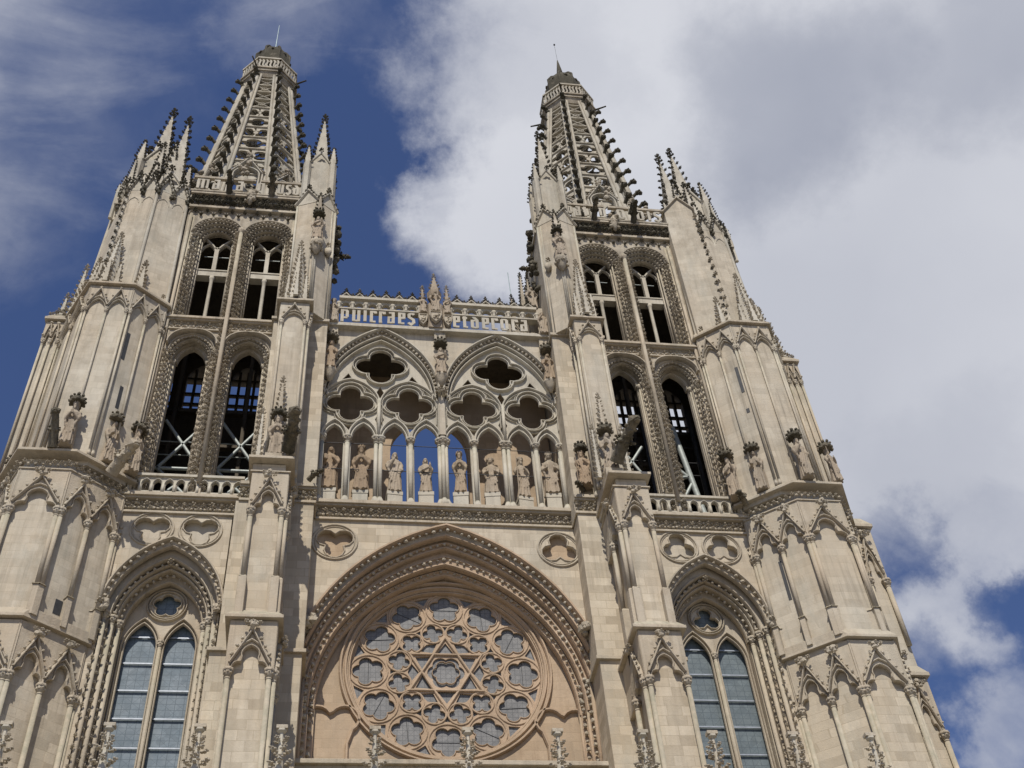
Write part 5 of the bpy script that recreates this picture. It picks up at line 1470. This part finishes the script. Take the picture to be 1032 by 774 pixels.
# warp the direction a little so that cloud edges are ragged
nz = N(nt, 'ShaderNodeTexNoise', i_Scale=3.6, i_Detail=10.0, i_Roughness=.64); nt.links.new(D, nz.inputs['Vector'])
sb = N(nt, 'ShaderNodeVectorMath', operation='SUBTRACT'); nt.links.new(nz.outputs[1], sb.inputs[0]); sb.inputs[1].default_value = (.5, .5, .5)
wp = N(nt, 'ShaderNodeVectorMath', operation='MULTIPLY_ADD'); nt.links.new(sb.outputs[0], wp.inputs[0]); wp.inputs[1].default_value = (.26, .26, .26); nt.links.new(D, wp.inputs[2])
nn = N(nt, 'ShaderNodeVectorMath', operation='NORMALIZE'); nt.links.new(wp.outputs[0], nn.inputs[0])
def blob(px, py, rpx, wgt, soft=1.0):
    dn = N(nt, 'ShaderNodeVectorMath', operation='DOT_PRODUCT'); nt.links.new(nn.outputs[0], dn.inputs[0]); dn.inputs[1].default_value = ray(px, py)
    m = N(nt, 'ShaderNodeMapRange'); m.interpolation_type = 'SMOOTHSTEP'; nt.links.new(dn.outputs['Value'], m.inputs[0])
    a1 = rpx / fpx * .72; m.inputs[1].default_value = cos(a1); m.inputs[2].default_value = cos(a1 * (1 - soft * .85)); m.inputs[3].default_value = 0; m.inputs[4].default_value = wgt
    return m.outputs[0]
def add(a, b, op='ADD'):
    m = N(nt, 'ShaderNodeMath', operation=op); nt.links.new(a, m.inputs[0]); nt.links.new(b, m.inputs[1]); return m.outputs[0]
acc = None
for bdef in [(620, 40, 330, 1.1), (580, 190, 260, 1.2), (800, 200, 460, 1.4), (960, 330, 380, 1.3), (1020, 100, 300, 1.2), (860, 430, 300, 1.2), (1010, 470, 230, 1.0), (680, 330, 340, 1.1),
             (960, 620, 150, .8), (1040, 730, 120, .6), (870, 610, 110, .5), (1300, 300, 560, 1.2), (760, -220, 560, 1.0), (480, 215, 150, .75), (490, 50, 120, .5)]:
    o = blob(*bdef); acc = o if acc is None else add(acc, o, 'MAXIMUM')
for bdef in [(70, 40, 240, .06), (130, 120, 160, .06), (30, 190, 170, .08), (310, -10, 150, .30), (-200, 200, 300, .3), (-300, -100, 400, .4)]:
    acc = add(acc, blob(*bdef))
for bdef in [(900, 545, 100, .5), (960, 690, 90, .45), (1035, 600, 60, .35), (390, 260, 110, .3), (350, 140, 110, .2)]:
    acc = add(acc, blob(*bdef), 'SUBTRACT')
n2 = N(nt, 'ShaderNodeTexNoise', i_Scale=2.6, i_Detail=10.0, i_Roughness=.60); nt.links.new(D, n2.inputs['Vector'])
nadd = N(nt, 'ShaderNodeMath', operation='MULTIPLY_ADD'); nt.links.new(ramp(nt, n2.outputs[0], .3, .7, -.5, .5), nadd.inputs[0]); nadd.inputs[1].default_value = .50; nt.links.new(acc, nadd.inputs[2])
mpw = N(nt, 'ShaderNodeMapping'); mpw.inputs['Rotation'].default_value = (.3, .5, .9); mpw.inputs['Scale'].default_value = (2.0, 6.0, 2.0); nt.links.new(D, mpw.inputs['Vector'])
nv = N(nt, 'ShaderNodeTexNoise', i_Scale=1.6, i_Detail=9.0, i_Roughness=.6, i_Distortion=.6); nt.links.new(mpw.outputs[0], nv.inputs['Vector'])
nadd = type('o', (), {'outputs': [add(nadd.outputs[0], ramp(nt, nv.outputs[0], .45, .75, 0, .38))]})
dm = nt.nodes.new('ShaderNodeMapRange'); dm.interpolation_type = 'SMOOTHSTEP'; nt.links.new(nadd.outputs[0], dm.inputs[0])
dm.inputs[1].default_value = .0; dm.inputs[2].default_value = 1.0; dens = dm.outputs[0]
# cloud brightness
n3 = N(nt, 'ShaderNodeTexNoise', i_Scale=1.9, i_Detail=6.0, i_Roughness=.5); nt.links.new(D, n3.inputs['Vector'])
sh_ = ramp(nt, n3.outputs[0], .42, .66, 0, .45)
for bdef in [(770, 95, 200, .75), (985, 40, 190, .60), (530, 30, 150, .30), (60, 100, 400, .45), (940, 470, 150, .2)]: sh_ = add(sh_, blob(*bdef))
cl = N(nt, 'ShaderNodeMath', operation='ADD', use_clamp=True, i_1=0.0); nt.links.new(sh_, cl.inputs[0])
ccol = mixc(nt, cl.outputs[0], (.66, .675, .73), (.37, .395, .475))
skm = mixc(nt, 1.0, sky.outputs[0], (.068, .070, .090), 'MULTIPLY')
final = mixc(nt, dens, skm, ccol)
nt.links.new(final, bg.inputs[0]); bg.inputs[1].default_value = 1.0
nt.links.new(bg.outputs[0], out.inputs[0])

scene.view_settings.view_transform = 'Standard'; scene.view_settings.look = 'None'; scene.view_settings.exposure = 0
scene.render.resolution_x = 1024; scene.render.resolution_y = 768
